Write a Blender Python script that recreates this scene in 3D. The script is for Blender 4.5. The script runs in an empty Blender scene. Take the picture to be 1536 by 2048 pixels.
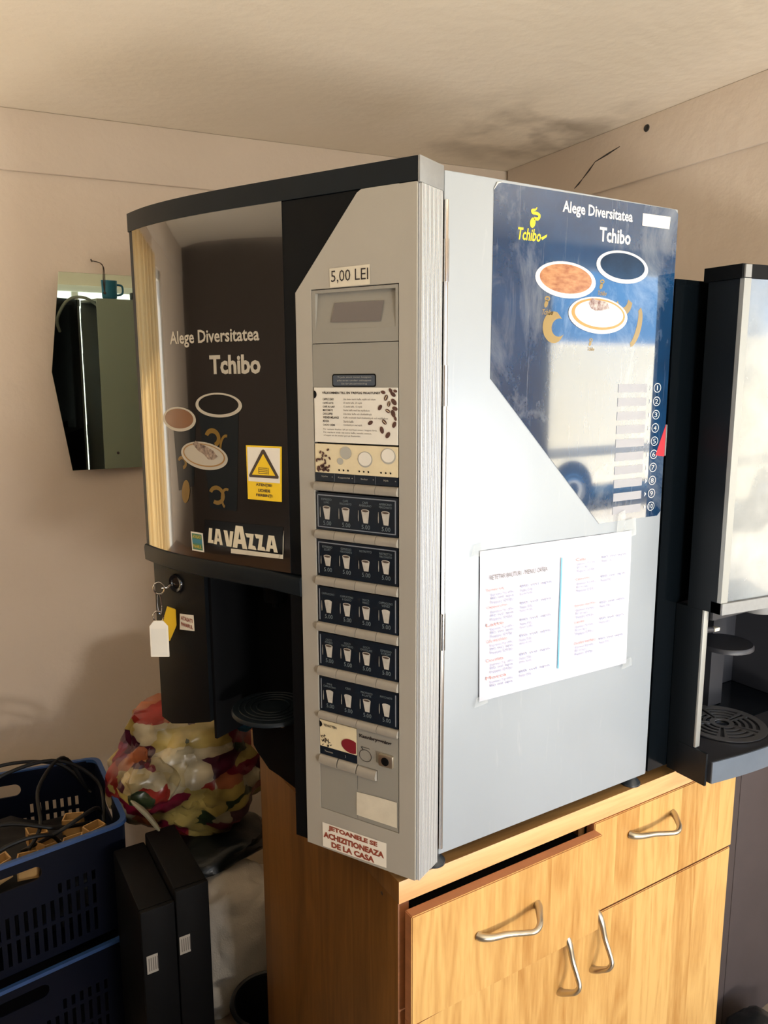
import bpy, bmesh, math, random
import numpy as np
from mathutils import Vector, Matrix

random.seed(7)
C = bpy.context.scene.collection
sc = bpy.context.scene

# ------------------------------------------------------------------ camera
cam_d = bpy.data.cameras.new('camera')
cam = bpy.data.objects.new('camera', cam_d)
C.objects.link(cam)
R_ = Vector((0.85449987, -0.51943745, -0.00383393))
U_ = Vector((0.09064817, 0.14184504, 0.98572963))
F_ = Vector((0.51148106, 0.84265338, -0.16829262))
CP = Vector((-0.5609018, -0.78665779, 0.64999187))
m = Matrix.Identity(4)
for i in range(3):
    m[i][0] = R_[i]; m[i][1] = U_[i]; m[i][2] = -F_[i]; m[i][3] = CP[i]
cam.matrix_world = m
cam_d.sensor_fit = 'HORIZONTAL'
cam_d.sensor_width = 36.0
cam_d.lens = 36.0 * 1523.917 / 1536.0
cam_d.clip_start = 0.02
cam_d.clip_end = 200
sc.camera = cam

# ------------------------------------------------------------------ world, sun, exposure
w_ = bpy.data.worlds.new('world'); sc.world = w_; w_.use_nodes = True
bg = w_.node_tree.nodes['Background']
bg.inputs[0].default_value = (0.30, 0.58, 1.0, 1)
bg.inputs[1].default_value = 3.0

sun_d = bpy.data.lights.new('sun', 'SUN'); sun_d.energy = 32; sun_d.angle = math.radians(0.6)
sun_d.color = (1.0, 0.92, 0.80)
sun = bpy.data.objects.new('sun', sun_d); C.objects.link(sun)
sun.rotation_euler = Vector((0.35, 0.62, 1.0)).to_track_quat('Z', 'Y').to_euler()

def rect_light(name, loc, size, direction, energy, color):
    d = bpy.data.lights.new(name, 'AREA'); d.shape = 'RECTANGLE'
    d.size, d.size_y = size; d.energy = energy; d.color = color
    o = bpy.data.objects.new(name, d); C.objects.link(o); o.location = loc
    o.rotation_euler = Vector(direction).to_track_quat('-Z', 'Y').to_euler()
    return o
# daylight coming in through the shop front (sunlit yard bounce), plus an added ceiling fill
rect_light('daylight_window_low', (-0.45, -2.24, -0.28), (1.1, 0.3), (0.10, 0.62, 0.78), 95, (1.0, 0.93, 0.85))
rect_light('ceiling_fill_left', (-2.0, 0.75, -0.25), (0.8, 0.8), (0.35, 0.0, 1.0), 42, (1.0, 0.90, 0.76))  # unseen lamp added inside the room to brighten the ceiling at the left
rect_light('daylight_window_right', (0.95, -2.24, 0.15), (0.7, 1.0), (-0.15, 1.0, 0.10), 18, (0.97, 0.96, 0.94))

sc.view_settings.view_transform = 'Standard'
sc.view_settings.look = 'None'
sc.view_settings.exposure = 0.12
sc.view_settings.gamma = 1
sc.view_settings.use_curve_mapping = False
sc.cycles.use_denoising = True
sc.cycles.max_bounces = 10
sc.cycles.sample_clamp_indirect = 6

# ------------------------------------------------------------------ materials
def lin(c):
    return tuple(((x / 255.0) / 12.92 if x / 255.0 <= 0.04045 else ((x / 255.0 + 0.055) / 1.055) ** 2.4) for x in c)

MATS = {}
def mat(name, rgb, rough=0.5, metal=0.0, coat=0.0, var=0.0, vscale=8.0, vstretch=(1, 1, 1), bump=0.0, bscale=60.0,
        rgb2=None, rvar=0.0, rvscale=14.0, spec=0.5, trans=0.0, sheen=0.0, coat_rough=0.05):
    if name in MATS: return MATS[name]
    M = bpy.data.materials.new(name); M.use_nodes = True
    nt = M.node_tree; N = nt.nodes; L = nt.links
    p = N['Principled BSDF']
    c = lin(rgb)
    p.inputs['Base Color'].default_value = (*c, 1)
    p.inputs['Roughness'].default_value = rough
    p.inputs['Metallic'].default_value = metal
    p.inputs['Coat Weight'].default_value = coat
    p.inputs['Coat Roughness'].default_value = coat_rough
    p.inputs['Specular IOR Level'].default_value = spec
    p.inputs['Transmission Weight'].default_value = trans
    tc = N.new('ShaderNodeTexCoord')
    if var or rgb2:
        mp = N.new('ShaderNodeMapping'); mp.inputs['Scale'].default_value = vstretch
        L.new(tc.outputs['Object'], mp.inputs[0])
        nz = N.new('ShaderNodeTexNoise'); nz.inputs['Scale'].default_value = vscale
        nz.inputs['Detail'].default_value = 6; nz.inputs['Roughness'].default_value = 0.6
        L.new(mp.outputs[0], nz.inputs['Vector'])
        rp = N.new('ShaderNodeValToRGB')
        a = lin(rgb); b = lin(rgb2) if rgb2 else tuple(x * (1 - var) for x in a)
        rp.color_ramp.elements[0].color = (*b, 1); rp.color_ramp.elements[0].position = 0.32
        rp.color_ramp.elements[1].color = (*a, 1); rp.color_ramp.elements[1].position = 0.66
        L.new(nz.outputs['Fac'], rp.inputs[0]); L.new(rp.outputs[0], p.inputs['Base Color'])
    if rvar:
        n2 = N.new('ShaderNodeTexNoise'); n2.inputs['Scale'].default_value = rvscale; n2.inputs['Detail'].default_value = 8
        L.new(tc.outputs['Object'], n2.inputs['Vector'])
        mr = N.new('ShaderNodeMapRange'); mr.inputs[1].default_value = 0.35; mr.inputs[2].default_value = 0.7
        mr.inputs[3].default_value = rough; mr.inputs[4].default_value = rough + rvar
        L.new(n2.outputs['Fac'], mr.inputs[0]); L.new(mr.outputs[0], p.inputs['Roughness'])
    if bump:
        n3 = N.new('ShaderNodeTexNoise'); n3.inputs['Scale'].default_value = bscale; n3.inputs['Detail'].default_value = 5
        L.new(tc.outputs['Object'], n3.inputs['Vector'])
        bp = N.new('ShaderNodeBump'); bp.inputs['Strength'].default_value = bump; bp.inputs['Distance'].default_value = 0.01
        L.new(n3.outputs['Fac'], bp.inputs['Height']); L.new(bp.outputs[0], p.inputs['Normal'])
    MATS[name] = M
    return M

def wood(name, light, dark, plank=0.055, axis=0, rough=0.42, grain_axis=2):
    """printed laminate: glued strips with fine grain and cathedral figure"""
    M = bpy.data.materials.new(name); M.use_nodes = True
    nt = M.node_tree; N = nt.nodes; L = nt.links; p = N['Principled BSDF']
    p.inputs['Roughness'].default_value = rough
    tc = N.new('ShaderNodeTexCoord')
    sx = N.new('ShaderNodeSeparateXYZ'); L.new(tc.outputs['Object'], sx.inputs[0])
    ax = sx.outputs[axis]
    dv = N.new('ShaderNodeMath'); dv.operation = 'DIVIDE'; dv.inputs[1].default_value = plank; L.new(ax, dv.inputs[0])
    fl = N.new('ShaderNodeMath'); fl.operation = 'FLOOR'; L.new(dv.outputs[0], fl.inputs[0])
    wn = N.new('ShaderNodeTexWhiteNoise'); wn.noise_dimensions = '1D'; L.new(fl.outputs[0], wn.inputs['W'])
    # grain coordinates, shifted per strip
    sc_ = [22.0, 22.0, 22.0]; sc_[grain_axis] = 2.2
    mp = N.new('ShaderNodeMapping'); mp.inputs['Scale'].default_value = sc_
    L.new(tc.outputs['Object'], mp.inputs[0])
    ad = N.new('ShaderNodeVectorMath'); ad.operation = 'ADD'; L.new(mp.outputs[0], ad.inputs[0])
    cm = N.new('ShaderNodeVectorMath'); cm.operation = 'SCALE'; cm.inputs['Scale'].default_value = 9.0
    L.new(wn.outputs['Color'], cm.inputs[0]); L.new(cm.outputs[0], ad.inputs[1])
    n1 = N.new('ShaderNodeTexNoise'); n1.inputs['Scale'].default_value = 0.55; n1.inputs['Detail'].default_value = 2
    n1.inputs['Distortion'].default_value = 0.6
    L.new(ad.outputs[0], n1.inputs['Vector'])
    mu = N.new('ShaderNodeMath'); mu.operation = 'MULTIPLY'; mu.inputs[1].default_value = 16.0; L.new(n1.outputs['Fac'], mu.inputs[0])
    fr = N.new('ShaderNodeMath'); fr.operation = 'PINGPONG'; fr.inputs[1].default_value = 1.0; L.new(mu.outputs[0], fr.inputs[0])
    n2 = N.new('ShaderNodeTexNoise'); n2.inputs['Scale'].default_value = 9.0; n2.inputs['Detail'].default_value = 5
    L.new(ad.outputs[0], n2.inputs['Vector'])
    mx = N.new('ShaderNodeMath'); mx.operation = 'MULTIPLY_ADD'; mx.inputs[1].default_value = 0.28
    L.new(fr.outputs[0], mx.inputs[0])
    m3 = N.new('ShaderNodeMath'); m3.operation = 'MULTIPLY'; m3.inputs[1].default_value = 0.62; L.new(n2.outputs['Fac'], m3.inputs[0])
    L.new(m3.outputs[0], mx.inputs[2])
    m4 = N.new('ShaderNodeMath'); m4.operation = 'MULTIPLY_ADD'; m4.inputs[1].default_value = 0.34
    L.new(wn.outputs['Value'], m4.inputs[0]); L.new(mx.outputs[0], m4.inputs[2])
    rp = N.new('ShaderNodeValToRGB')
    rp.color_ramp.elements[0].position = 0.18; rp.color_ramp.elements[0].color = (*lin(dark), 1)
    rp.color_ramp.elements[1].position = 0.80; rp.color_ramp.elements[1].color = (*lin(light), 1)
    L.new(m4.outputs[0], rp.inputs[0]); L.new(rp.outputs[0], p.inputs['Base Color'])
    return M

def wall_paint(name, rgb, rgb2, stain=None):
    M = bpy.data.materials.new(name); M.use_nodes = True
    nt = M.node_tree; N = nt.nodes; L = nt.links; p = N['Principled BSDF']
    p.inputs['Roughness'].default_value = 0.85
    g = N.new('ShaderNodeNewGeometry')
    nz = N.new('ShaderNodeTexNoise'); nz.inputs['Scale'].default_value = 1.6; nz.inputs['Detail'].default_value = 6
    L.new(g.outputs['Position'], nz.inputs['Vector'])
    rp = N.new('ShaderNodeValToRGB')
    rp.color_ramp.elements[0].position = 0.3; rp.color_ramp.elements[0].color = (*lin(rgb2), 1)
    rp.color_ramp.elements[1].position = 0.7; rp.color_ramp.elements[1].color = (*lin(rgb), 1)
    L.new(nz.outputs['Fac'], rp.inputs[0])
    out = rp.outputs[0]
    if stain:
        (px, py, pz), rad, col = stain
        vm = N.new('ShaderNodeVectorMath'); vm.operation = 'DISTANCE'; vm.inputs[1].default_value = (px, py, pz)
        L.new(g.outputs['Position'], vm.inputs[0])
        n2 = N.new('ShaderNodeTexNoise'); n2.inputs['Scale'].default_value = 5.5; n2.inputs['Detail'].default_value = 3
        L.new(g.outputs['Position'], n2.inputs['Vector'])
        mr = N.new('ShaderNodeMapRange'); mr.inputs[1].default_value = rad; mr.inputs[2].default_value = 0.0
        mr.inputs[3].default_value = 0; mr.inputs[4].default_value = 1; L.new(vm.outputs['Value'], mr.inputs[0])
        m2 = N.new('ShaderNodeMapRange'); m2.inputs[1].default_value = 0.44; m2.inputs[2].default_value = 0.66
        L.new(n2.outputs['Fac'], m2.inputs[0])
        mm = N.new('ShaderNodeMath'); mm.operation = 'MULTIPLY'; L.new(mr.outputs[0], mm.inputs[0]); L.new(m2.outputs[0], mm.inputs[1])
        mx = N.new('ShaderNodeMixRGB'); mx.inputs[2].default_value = (*lin(col), 1)
        L.new(mm.outputs[0], mx.inputs[0]); L.new(out, mx.inputs[1]); out = mx.outputs[0]
    L.new(out, p.inputs['Base Color'])
    n3 = N.new('ShaderNodeTexNoise'); n3.inputs['Scale'].default_value = 26; n3.inputs['Detail'].default_value = 4
    L.new(g.outputs['Position'], n3.inputs['Vector'])
    bp = N.new('ShaderNodeBump'); bp.inputs['Strength'].default_value = 0.12; bp.inputs['Distance'].default_value = 0.02
    L.new(n3.outputs['Fac'], bp.inputs['Height']); L.new(bp.outputs[0], p.inputs['Normal'])
    return M

def emit(name, rgb, strength):
    M = bpy.data.materials.new(name); M.use_nodes = True
    p = M.node_tree.nodes['Principled BSDF']
    p.inputs['Emission Color'].default_value = (*lin(rgb), 1); p.inputs['Emission Strength'].default_value = strength
    p.inputs['Base Color'].default_value = (*lin(rgb), 1)
    return M

def petals(name):
    """printed petals on a soft plastic bag"""
    M = bpy.data.materials.new(name); M.use_nodes = True
    nt = M.node_tree; N = nt.nodes; L = nt.links; p = N['Principled BSDF']
    p.inputs['Roughness'].default_value = 0.32
    tc = N.new('ShaderNodeTexCoord')
    mp = N.new('ShaderNodeMapping'); mp.inputs['Scale'].default_value = (14, 14, 22); mp.inputs['Rotation'].default_value = (0.3, 0.5, 0.2)
    L.new(tc.outputs['Object'], mp.inputs[0])
    nz = N.new('ShaderNodeTexNoise'); nz.inputs['Scale'].default_value = 1.1; L.new(mp.outputs[0], nz.inputs['Vector'])
    ad = N.new('ShaderNodeVectorMath'); ad.operation = 'MULTIPLY_ADD'; ad.inputs[1].default_value = (0.9, 0.9, 0.9)
    L.new(nz.outputs['Color'], ad.inputs[0]); L.new(mp.outputs[0], ad.inputs[2])
    vo = N.new('ShaderNodeTexVoronoi'); vo.inputs['Scale'].default_value = 1.0; L.new(ad.outputs[0], vo.inputs['Vector'])
    sp = N.new('ShaderNodeSeparateColor'); L.new(vo.outputs['Color'], sp.inputs[0])
    rp = N.new('ShaderNodeValToRGB'); rp.color_ramp.interpolation = 'CONSTANT'
    cols = [(0.0, (222, 196, 110)), (0.2, (150, 28, 60)), (0.36, (228, 206, 150)), (0.5, (196, 60, 50)), (0.62, (214, 130, 90)), (0.72, (88, 24, 52)), (0.84, (236, 220, 180)), (0.93, (60, 78, 48))]
    e = rp.color_ramp.elements
    e[0].position = 0.0; e[0].color = (*lin(cols[0][1]), 1); e[1].position = cols[1][0]; e[1].color = (*lin(cols[1][1]), 1)
    for ps, cc in cols[2:]:
        k = e.new(ps); k.color = (*lin(cc), 1)
    L.new(sp.outputs[0], rp.inputs[0])
    dk = N.new('ShaderNodeMapRange'); dk.inputs[1].default_value = 0.0; dk.inputs[2].default_value = 0.75; dk.inputs[3].default_value = 0.55; dk.inputs[4].default_value = 0.08
    L.new(vo.outputs['Distance'], dk.inputs[0])
    mx = N.new('ShaderNodeMixRGB'); mx.blend_type = 'MULTIPLY'; mx.inputs[0].default_value = 0.8
    L.new(rp.outputs[0], mx.inputs[1]); L.new(dk.outputs[0], mx.inputs[2]); L.new(mx.outputs[0], p.inputs['Base Color'])
    return M

m_black = mat('black_plastic', (8, 11, 14), 0.5, spec=0.14, var=0.25, vscale=30, bump=0.03, bscale=500)
m_black2 = mat('black_inner_plastic', (9, 10, 12), 0.55, spec=0.15)
m_slate = mat('slate_plastic', (18, 25, 30), 0.5, spec=0.2, var=0.2, vscale=30)
m_grey = mat('grey_front_plastic', (162, 157, 146), 0.45, var=0.06, vscale=5, bump=0.03, bscale=700)
m_grey2 = mat('grey_module_plastic', (140, 137, 128), 0.5, var=0.06, vscale=9, bump=0.03, bscale=700)
m_key = mat('grey_key_plastic', (148, 142, 131), 0.42, var=0.08, vscale=60)
m_alu = mat('fluted_aluminium', (186, 187, 186), 0.4, metal=0.2)
m_cornercap = mat('cast_grey_cap', (150, 152, 152), 0.45, metal=0.3, var=0.1, vscale=90)
m_panel = mat('silver_side_panel', (168, 176, 183), 0.36, metal=0.22, var=0.05, vscale=3, rvar=0.12, rvscale=9, vstretch=(1, 1, 0.4))
m_panel_w = mat('white_side_panel', (196, 200, 194), 0.4)
m_chrome = mat('chrome', (210, 210, 210), 0.12, metal=1.0)
m_nickel = mat('satin_nickel', (196, 186, 166), 0.30, metal=0.9)
m_lcd = mat('lcd_glass', (98, 92, 90), 0.18)
m_glasswin = mat('dark_window_film', (30, 27, 25), 0.045, spec=1.0, coat=1.0, rvar=0.06, rvscale=5, coat_rough=0.02)
m_print_dark = mat('menu_blue_print', (12, 26, 38), 0.38, var=0.3, vscale=40)
m_print_line = mat('menu_silver_line', (128, 134, 142), 0.4)
m_cup = mat('print_cup_white', (190, 186, 176), 0.5, var=0.2, vscale=120)
m_cup_in = mat('print_cup_inside', (84, 72, 62), 0.5)
m_menutext = mat('print_menu_text', (112, 124, 130), 0.5)
m_white = mat('white_card', (220, 216, 204), 0.45, var=0.05, vscale=12)
m_ink = mat('black_ink', (40, 34, 34), 0.5)
m_ink2 = mat('grey_ink', (104, 98, 92), 0.5)
m_bean = mat('bean_brown', (92, 60, 50), 0.5, var=0.5, vscale=220)
m_cream = mat('print_cream', (222, 208, 172), 0.5, var=0.1, vscale=30)
m_greyprint = mat('print_grey_cup', (168, 166, 156), 0.5)
m_red = mat('print_red', (120, 30, 40), 0.4)
m_yel = mat('sticker_yellow', (236, 196, 20), 0.4)
m_brownline = mat('sticker_brown', (66, 52, 40), 0.5)
m_green = mat('sticker_green', (62, 120, 96), 0.4)
m_teal = mat('sticker_blue', (40, 120, 140), 0.4)
m_brick = mat('print_brickred', (140, 66, 48), 0.5)
m_sticker = mat('sticker_white', (226, 220, 206), 0.4)
m_oldpaper = mat('yellowed_tape', (206, 198, 178), 0.6, var=0.12, vscale=40)
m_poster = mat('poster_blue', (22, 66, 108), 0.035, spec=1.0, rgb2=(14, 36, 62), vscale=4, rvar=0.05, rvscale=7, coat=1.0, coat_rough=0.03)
def add_haze(M, col, scale, stretch, lo, hi, amount, rot=(0, 0, 0)):
    nt = M.node_tree; N = nt.nodes; L = nt.links; p = N['Principled BSDF']; src = p.inputs['Base Color'].links[0].from_socket if p.inputs['Base Color'].links else None
    tc = N.new('ShaderNodeTexCoord'); mp = N.new('ShaderNodeMapping'); mp.inputs['Scale'].default_value = stretch; mp.inputs['Rotation'].default_value = rot; L.new(tc.outputs['Object'], mp.inputs[0])
    nz = N.new('ShaderNodeTexNoise'); nz.inputs['Scale'].default_value = scale; nz.inputs['Detail'].default_value = 8; nz.inputs['Roughness'].default_value = .7; nz.inputs['Distortion'].default_value = .8; L.new(mp.outputs[0], nz.inputs['Vector'])
    mr = N.new('ShaderNodeMapRange'); mr.inputs[1].default_value = lo; mr.inputs[2].default_value = hi; mr.inputs[3].default_value = 0; mr.inputs[4].default_value = amount; L.new(nz.outputs['Fac'], mr.inputs[0])
    mx = N.new('ShaderNodeMixRGB'); mx.inputs[2].default_value = (*lin(col), 1); L.new(mr.outputs[0], mx.inputs[0])
    if src: L.new(src, mx.inputs[1])
    else: mx.inputs[1].default_value = p.inputs['Base Color'].default_value
    L.new(mx.outputs[0], p.inputs['Base Color'])
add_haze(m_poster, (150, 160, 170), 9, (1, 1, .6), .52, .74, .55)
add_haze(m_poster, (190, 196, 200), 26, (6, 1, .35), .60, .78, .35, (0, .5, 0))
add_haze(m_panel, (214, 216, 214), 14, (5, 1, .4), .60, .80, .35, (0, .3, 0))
m_whiteprint = mat('poster_white', (206, 207, 206), 0.25)
m_gold = mat('poster_gold', (150, 126, 72), 0.2)
m_goldb = mat('poster_yellow', (250, 214, 60), 0.25)
m_coffee = mat('poster_coffee', (190, 140, 96), 0.22, rgb2=(150, 96, 64), vscale=60, vstretch=(1, 1, 2.5))
m_darkcoffee = mat('poster_black_coffee', (36, 58, 84), 0.12, var=0.4, vscale=30)
m_orange = mat('poster_orange', (214, 140, 74), 0.25)
m_cocoa = mat('poster_cocoa', (110, 72, 66), 0.4, rgb2=(196, 190, 186), vscale=160)
m_poster_pale = mat('poster_pale_field', (150, 152, 160), 0.25)
m_brown_print = mat('window_print_brown', (104, 78, 52), 0.2)
m_olive_print = mat('window_print_gold', (120, 92, 40), 0.2)
m_window_white = mat('window_print_white', (176, 168, 152), 0.3)
m_paper = mat('paper', (208, 208, 220), 0.4, coat=0.3, var=0.03, vscale=10)
m_bluepen = mat('blue_line', (110, 176, 200), 0.4)
m_paleink = mat('pale_blue_ink', (150, 154, 184), 0.5)
m_palered = mat('pale_red_ink', (200, 136, 128), 0.5)
m_wood = wood('printed_oak_front', (212, 168, 100), (172, 120, 56))
m_wood_shaded = wood('printed_oak_shaded', (118, 80, 36), (84, 54, 20), axis=1)  # same oak as the fronts, darkened for the shade on this side
m_beech = wood('beech_edge', (230, 178, 122), (206, 150, 98), plank=3.0, axis=2, grain_axis=0)
m_top = wood('printed_oak_top_shaded', (160, 122, 72), (124, 88, 48), plank=0.08, axis=1, grain_axis=0)  # same oak pattern, coloured darker for the shadow under the machines
m_edge = mat('cherry_edge_band', (176, 118, 80), 0.4, var=0.2, vscale=20, vstretch=(1, 1, 4))
m_mirror = mat('mirror_glass', (158, 172, 160), 0.012, metal=1.0)
m_cord = mat('dark_cord', (58, 48, 40), 0.8)
m_crate = mat('blue_crate_plastic', (3, 9, 28), 0.45, spec=0.25, var=0.25, vscale=12)
m_crate_rim = mat('paler_blue_rim', (44, 76, 128), 0.45, var=0.2, vscale=30)  # paler blue than the crate walls
m_beige = mat('beige_plastic', (180, 142, 88), 0.5, var=0.15, vscale=30)
m_cable = mat('black_rubber', (10, 10, 11), 0.5, spec=0.3)
m_sack = mat('white_sack_fabric', (206, 196, 180), 0.75, var=0.15, vscale=14, bump=0.25, bscale=260)
m_blackbag = mat('black_bag_plastic', (14, 20, 22), 0.32, bump=0.3, bscale=24)
m_cyan = mat('cyan_packet', (30, 110, 150), 0.35, rgb2=(20, 60, 96), vscale=30)
m_tower = mat('charcoal_tower', (8, 8, 9), 0.6, spec=0.15)
m_labelw = mat('white_label', (170, 164, 152), 0.5)
m_petals = petals('petal_print')
m_bucket = mat('black_bucket_plastic', (16, 17, 19), 0.35)
m_brownwall = mat('dark_brown_board', (74, 64, 62), 0.7, var=0.12, vscale=10)
m_gloss = mat('gloss_black_side', (8, 13, 17), 0.16, spec=0.6)
m_m2dark = mat('anthracite_bay', (46, 47, 52), 0.45, var=0.1, vscale=20)
m_m2win = mat('painted_reflection_film', (140, 144, 144), 0.12, spec=0.9, coat=0.8, rgb2=(108, 114, 118), vscale=7, rvar=0.2, rvscale=16)  # pale blotchy base paints in reflections of the bright surroundings
m_m2frame = mat('dusty_aluminium', (164, 166, 162), 0.38, metal=0.4)
m_grille = mat('steel_grille', (150, 150, 150), 0.3, metal=0.8)
m_tape = mat('clear_tape', (206, 212, 212), 0.12, spec=1.0)
m_tape.node_tree.nodes['Principled BSDF'].inputs['Alpha'].default_value = 0.25

m_wall = wall_paint('wall_paint', (222, 208, 192), (212, 197, 180))
m_ceil = wall_paint('ceiling_paint', (238, 227, 210), (230, 218, 198), stain=((1.02, 0.99, 1.35), 0.40, (138, 124, 106)))
m_floor = mat('floor_vinyl', (150, 134, 114), 0.5, var=0.2, vscale=6)
m_ground = mat('sunlit_concrete', (200, 192, 176), 0.9, var=0.1, vscale=2)
m_van = mat('van_cream', (236, 226, 200), 0.35)
m_vandark = mat('van_glass', (40, 52, 64), 0.1)
m_tyre = mat('tyre_rubber', (40, 38, 38), 0.7)
m_facade = mat('facade_plaster', (206, 202, 196), 0.8)
m_doorwood = mat('brown_door', (110, 62, 40), 0.5, var=0.3, vscale=6, vstretch=(4, 4, 0.6))

# ------------------------------------------------------------------ object helpers
ROOT = {}
def new_obj(name, mesh, parent=None):
    o = bpy.data.objects.new(name, mesh); C.objects.link(o)
    if parent: o.parent = parent
    return o

def root_loc(o):
    while o.parent: o = o.parent
    return Vector(ROOT.get(o.name, (0, 0, 0)))

def thing(name, label, cat, loc, group=None):
    o = bpy.data.objects.new(name, None); C.objects.link(o)
    o.empty_display_size = 0.05; o.location = loc; ROOT[o.name] = tuple(loc)
    o['label'] = label; o['category'] = cat
    if group: o['group'] = group
    return o

def obj(name, bm, mats, parent=None, label=None, angle=35, loc=None):
    """link a bmesh built in world coordinates as ONE mesh object"""
    me = bpy.data.meshes.new(name)
    base = root_loc(parent) if parent else Vector(loc or (0, 0, 0))
    bmesh.ops.translate(bm, verts=bm.verts, vec=-base)
    bm.to_mesh(me); bm.free()
    for mt in (mats if isinstance(mats, (list, tuple)) else [mats]): me.materials.append(mt)
    me.polygons.foreach_set('use_smooth', [True] * len(me.polygons))
    me.set_sharp_from_angle(angle=math.radians(angle))
    o = new_obj(name, me, parent)
    if not parent:
        o.location = base; ROOT[o.name] = tuple(base)
    if label: o['label'] = label
    return o

def struct(name, bm, mt, loc=None, **k):
    o = obj(name, bm, mt, None, loc=loc, **k); o['kind'] = 'structure'; return o

def tag(o, label, cat, group=None):
    o['label'] = label; o['category'] = cat
    if group: o['group'] = group
    return o

def B(): return bmesh.new()
def hexa(bm, P, mi=0):
    """P: 8 points, bottom ring then top ring"""
    v = [bm.verts.new(p) for p in P]
    fs = []
    for f in ((3, 2, 1, 0), (4, 5, 6, 7), (0, 1, 5, 4), (1, 2, 6, 5), (2, 3, 7, 6), (3, 0, 4, 7)):
        fc = bm.faces.new([v[i] for i in f]); fc.material_index = mi; fs.append(fc)
    return v, fs
def box(bm, x0, x1, y0, y1, z0, z1, bev=0.0, F=None, mi=0, seg=2):
    P = [(x0, y0, z0), (x1, y0, z0), (x1, y1, z0), (x0, y1, z0), (x0, y0, z1), (x1, y0, z1), (x1, y1, z1), (x0, y1, z1)]
    if F: P = [F(*p) for p in P]
    v, fs = hexa(bm, P, mi)
    if bev:
        es = list({e for f in fs for e in f.edges})
        bmesh.ops.bevel(bm, geom=es, offset=bev, segments=seg, profile=0.5, affect='EDGES')
    return bm
def prism(bm, poly, d0, d1, F, mi=0):
    """poly: (u,v) outline; F(u,v,d) -> point"""
    a = [bm.verts.new(F(u, v, d0)) for u, v in poly]
    b = [bm.verts.new(F(u, v, d1)) for u, v in poly]
    n = len(poly)
    f1 = bm.faces.new(a); f2 = bm.faces.new(b[::-1]); f1.material_index = f2.material_index = mi
    for i in range(n):
        f = bm.faces.new((a[i], b[i], b[(i + 1) % n], a[(i + 1) % n])); f.material_index = mi
    return bm
def fixn(bm):
    bmesh.ops.recalc_face_normals(bm, faces=bm.faces); return bm
def frame(d):
    d = Vector(d).normalized()
    a = Vector((0, 0, 1)) if abs(d.z) < 0.9 else Vector((1, 0, 0))
    u = d.cross(a).normalized(); return u, d.cross(u).normalized()
def tube(bm, pts, r, seg=10, closed=False, flat=1.0):
    pts = [Vector(p) for p in pts]; n = len(pts)
    rs = r if isinstance(r, (list, tuple)) else [r] * n
    rings = []; pu = None
    for i, p in enumerate(pts):
        if closed: d = pts[(i + 1) % n] - pts[i - 1]
        else: d = pts[min(i + 1, n - 1)] - pts[max(i - 1, 0)]
        d.normalize()
        if pu is None: u, _ = frame(d)
        else:
            u = pu - d * pu.dot(d)
            u = u.normalized() if u.length > 1e-6 else frame(d)[0]
        pu = u; w = d.cross(u)
        rings.append([bm.verts.new(p + u * math.cos(2 * math.pi * k / seg) * rs[i] + w * math.sin(2 * math.pi * k / seg) * rs[i] * flat) for k in range(seg)])
    m_ = n if closed else n - 1
    for i in range(m_):
        a, b = rings[i], rings[(i + 1) % n]
        for k in range(seg): bm.faces.new((a[k], a[(k + 1) % seg], b[(k + 1) % seg], b[k]))
    if not closed:
        bm.faces.new(rings[0][::-1]); bm.faces.new(rings[-1])
    return bm
def lathe(bm, prof, c, axis=(0, 0, 1), seg=28, mi=0):
    """prof: (r, h) along axis"""
    c = Vector(c); ax = Vector(axis).normalized(); u, w = frame(ax)
    rings = []
    for r, h in prof:
        if r < 1e-6: rings.append([bm.verts.new(c + ax * h)])
        else: rings.append([bm.verts.new(c + ax * h + (u * math.cos(2 * math.pi * k / seg) + w * math.sin(2 * math.pi * k / seg)) * r) for k in range(seg)])
    for a, b in zip(rings, rings[1:]):
        for k in range(seg):
            k2 = (k + 1) % seg
            if len(a) == 1 and len(b) == 1: continue
            if len(a) == 1: f = bm.faces.new((a[0], b[k2], b[k]))
            elif len(b) == 1: f = bm.faces.new((a[k], a[k2], b[0]))
            else: f = bm.faces.new((a[k], a[k2], b[k2], b[k]))
            f.material_index = mi
    return bm
def spline(pts, n=8):
    P = [Vector(p) for p in pts]; out = []
    for i in range(len(P) - 1):
        p0 = P[max(i - 1, 0)]; p1 = P[i]; p2 = P[i + 1]; p3 = P[min(i + 2, len(P) - 1)]
        for k in range(n):
            t = k / n
            out.append(0.5 * ((2 * p1) + (p2 - p0) * t + (2 * p0 - 5 * p1 + 4 * p2 - p3) * t * t + (3 * p1 - p0 - 3 * p2 + p3) * t ** 3))
    out.append(P[-1]); return out
def curve_panel(outline, holes, thick):
    """flat plate with real holes -> list of verts (u, v, d) and faces"""
    cu = bpy.data.curves.new('tmp_plate', 'CURVE'); cu.dimensions = '2D'; cu.fill_mode = 'BOTH'; cu.extrude = thick / 2
    for poly in [outline] + holes:
        s = cu.splines.new('POLY'); s.points.add(len(poly) - 1); s.use_cyclic_u = True
        for i, (a, b) in enumerate(poly): s.points[i].co = (a, b, 0, 1)
    o = bpy.data.objects.new('tmp_plate', cu); C.objects.link(o)
    dg = bpy.context.evaluated_depsgraph_get(); me = bpy.data.meshes.new_from_object(o.evaluated_get(dg))
    V = [tuple(v.co) for v in me.vertices]; Fs = [tuple(p.vertices) for p in me.polygons]
    bpy.data.objects.remove(o); bpy.data.curves.remove(cu); bpy.data.meshes.remove(me)
    return V, Fs
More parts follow.
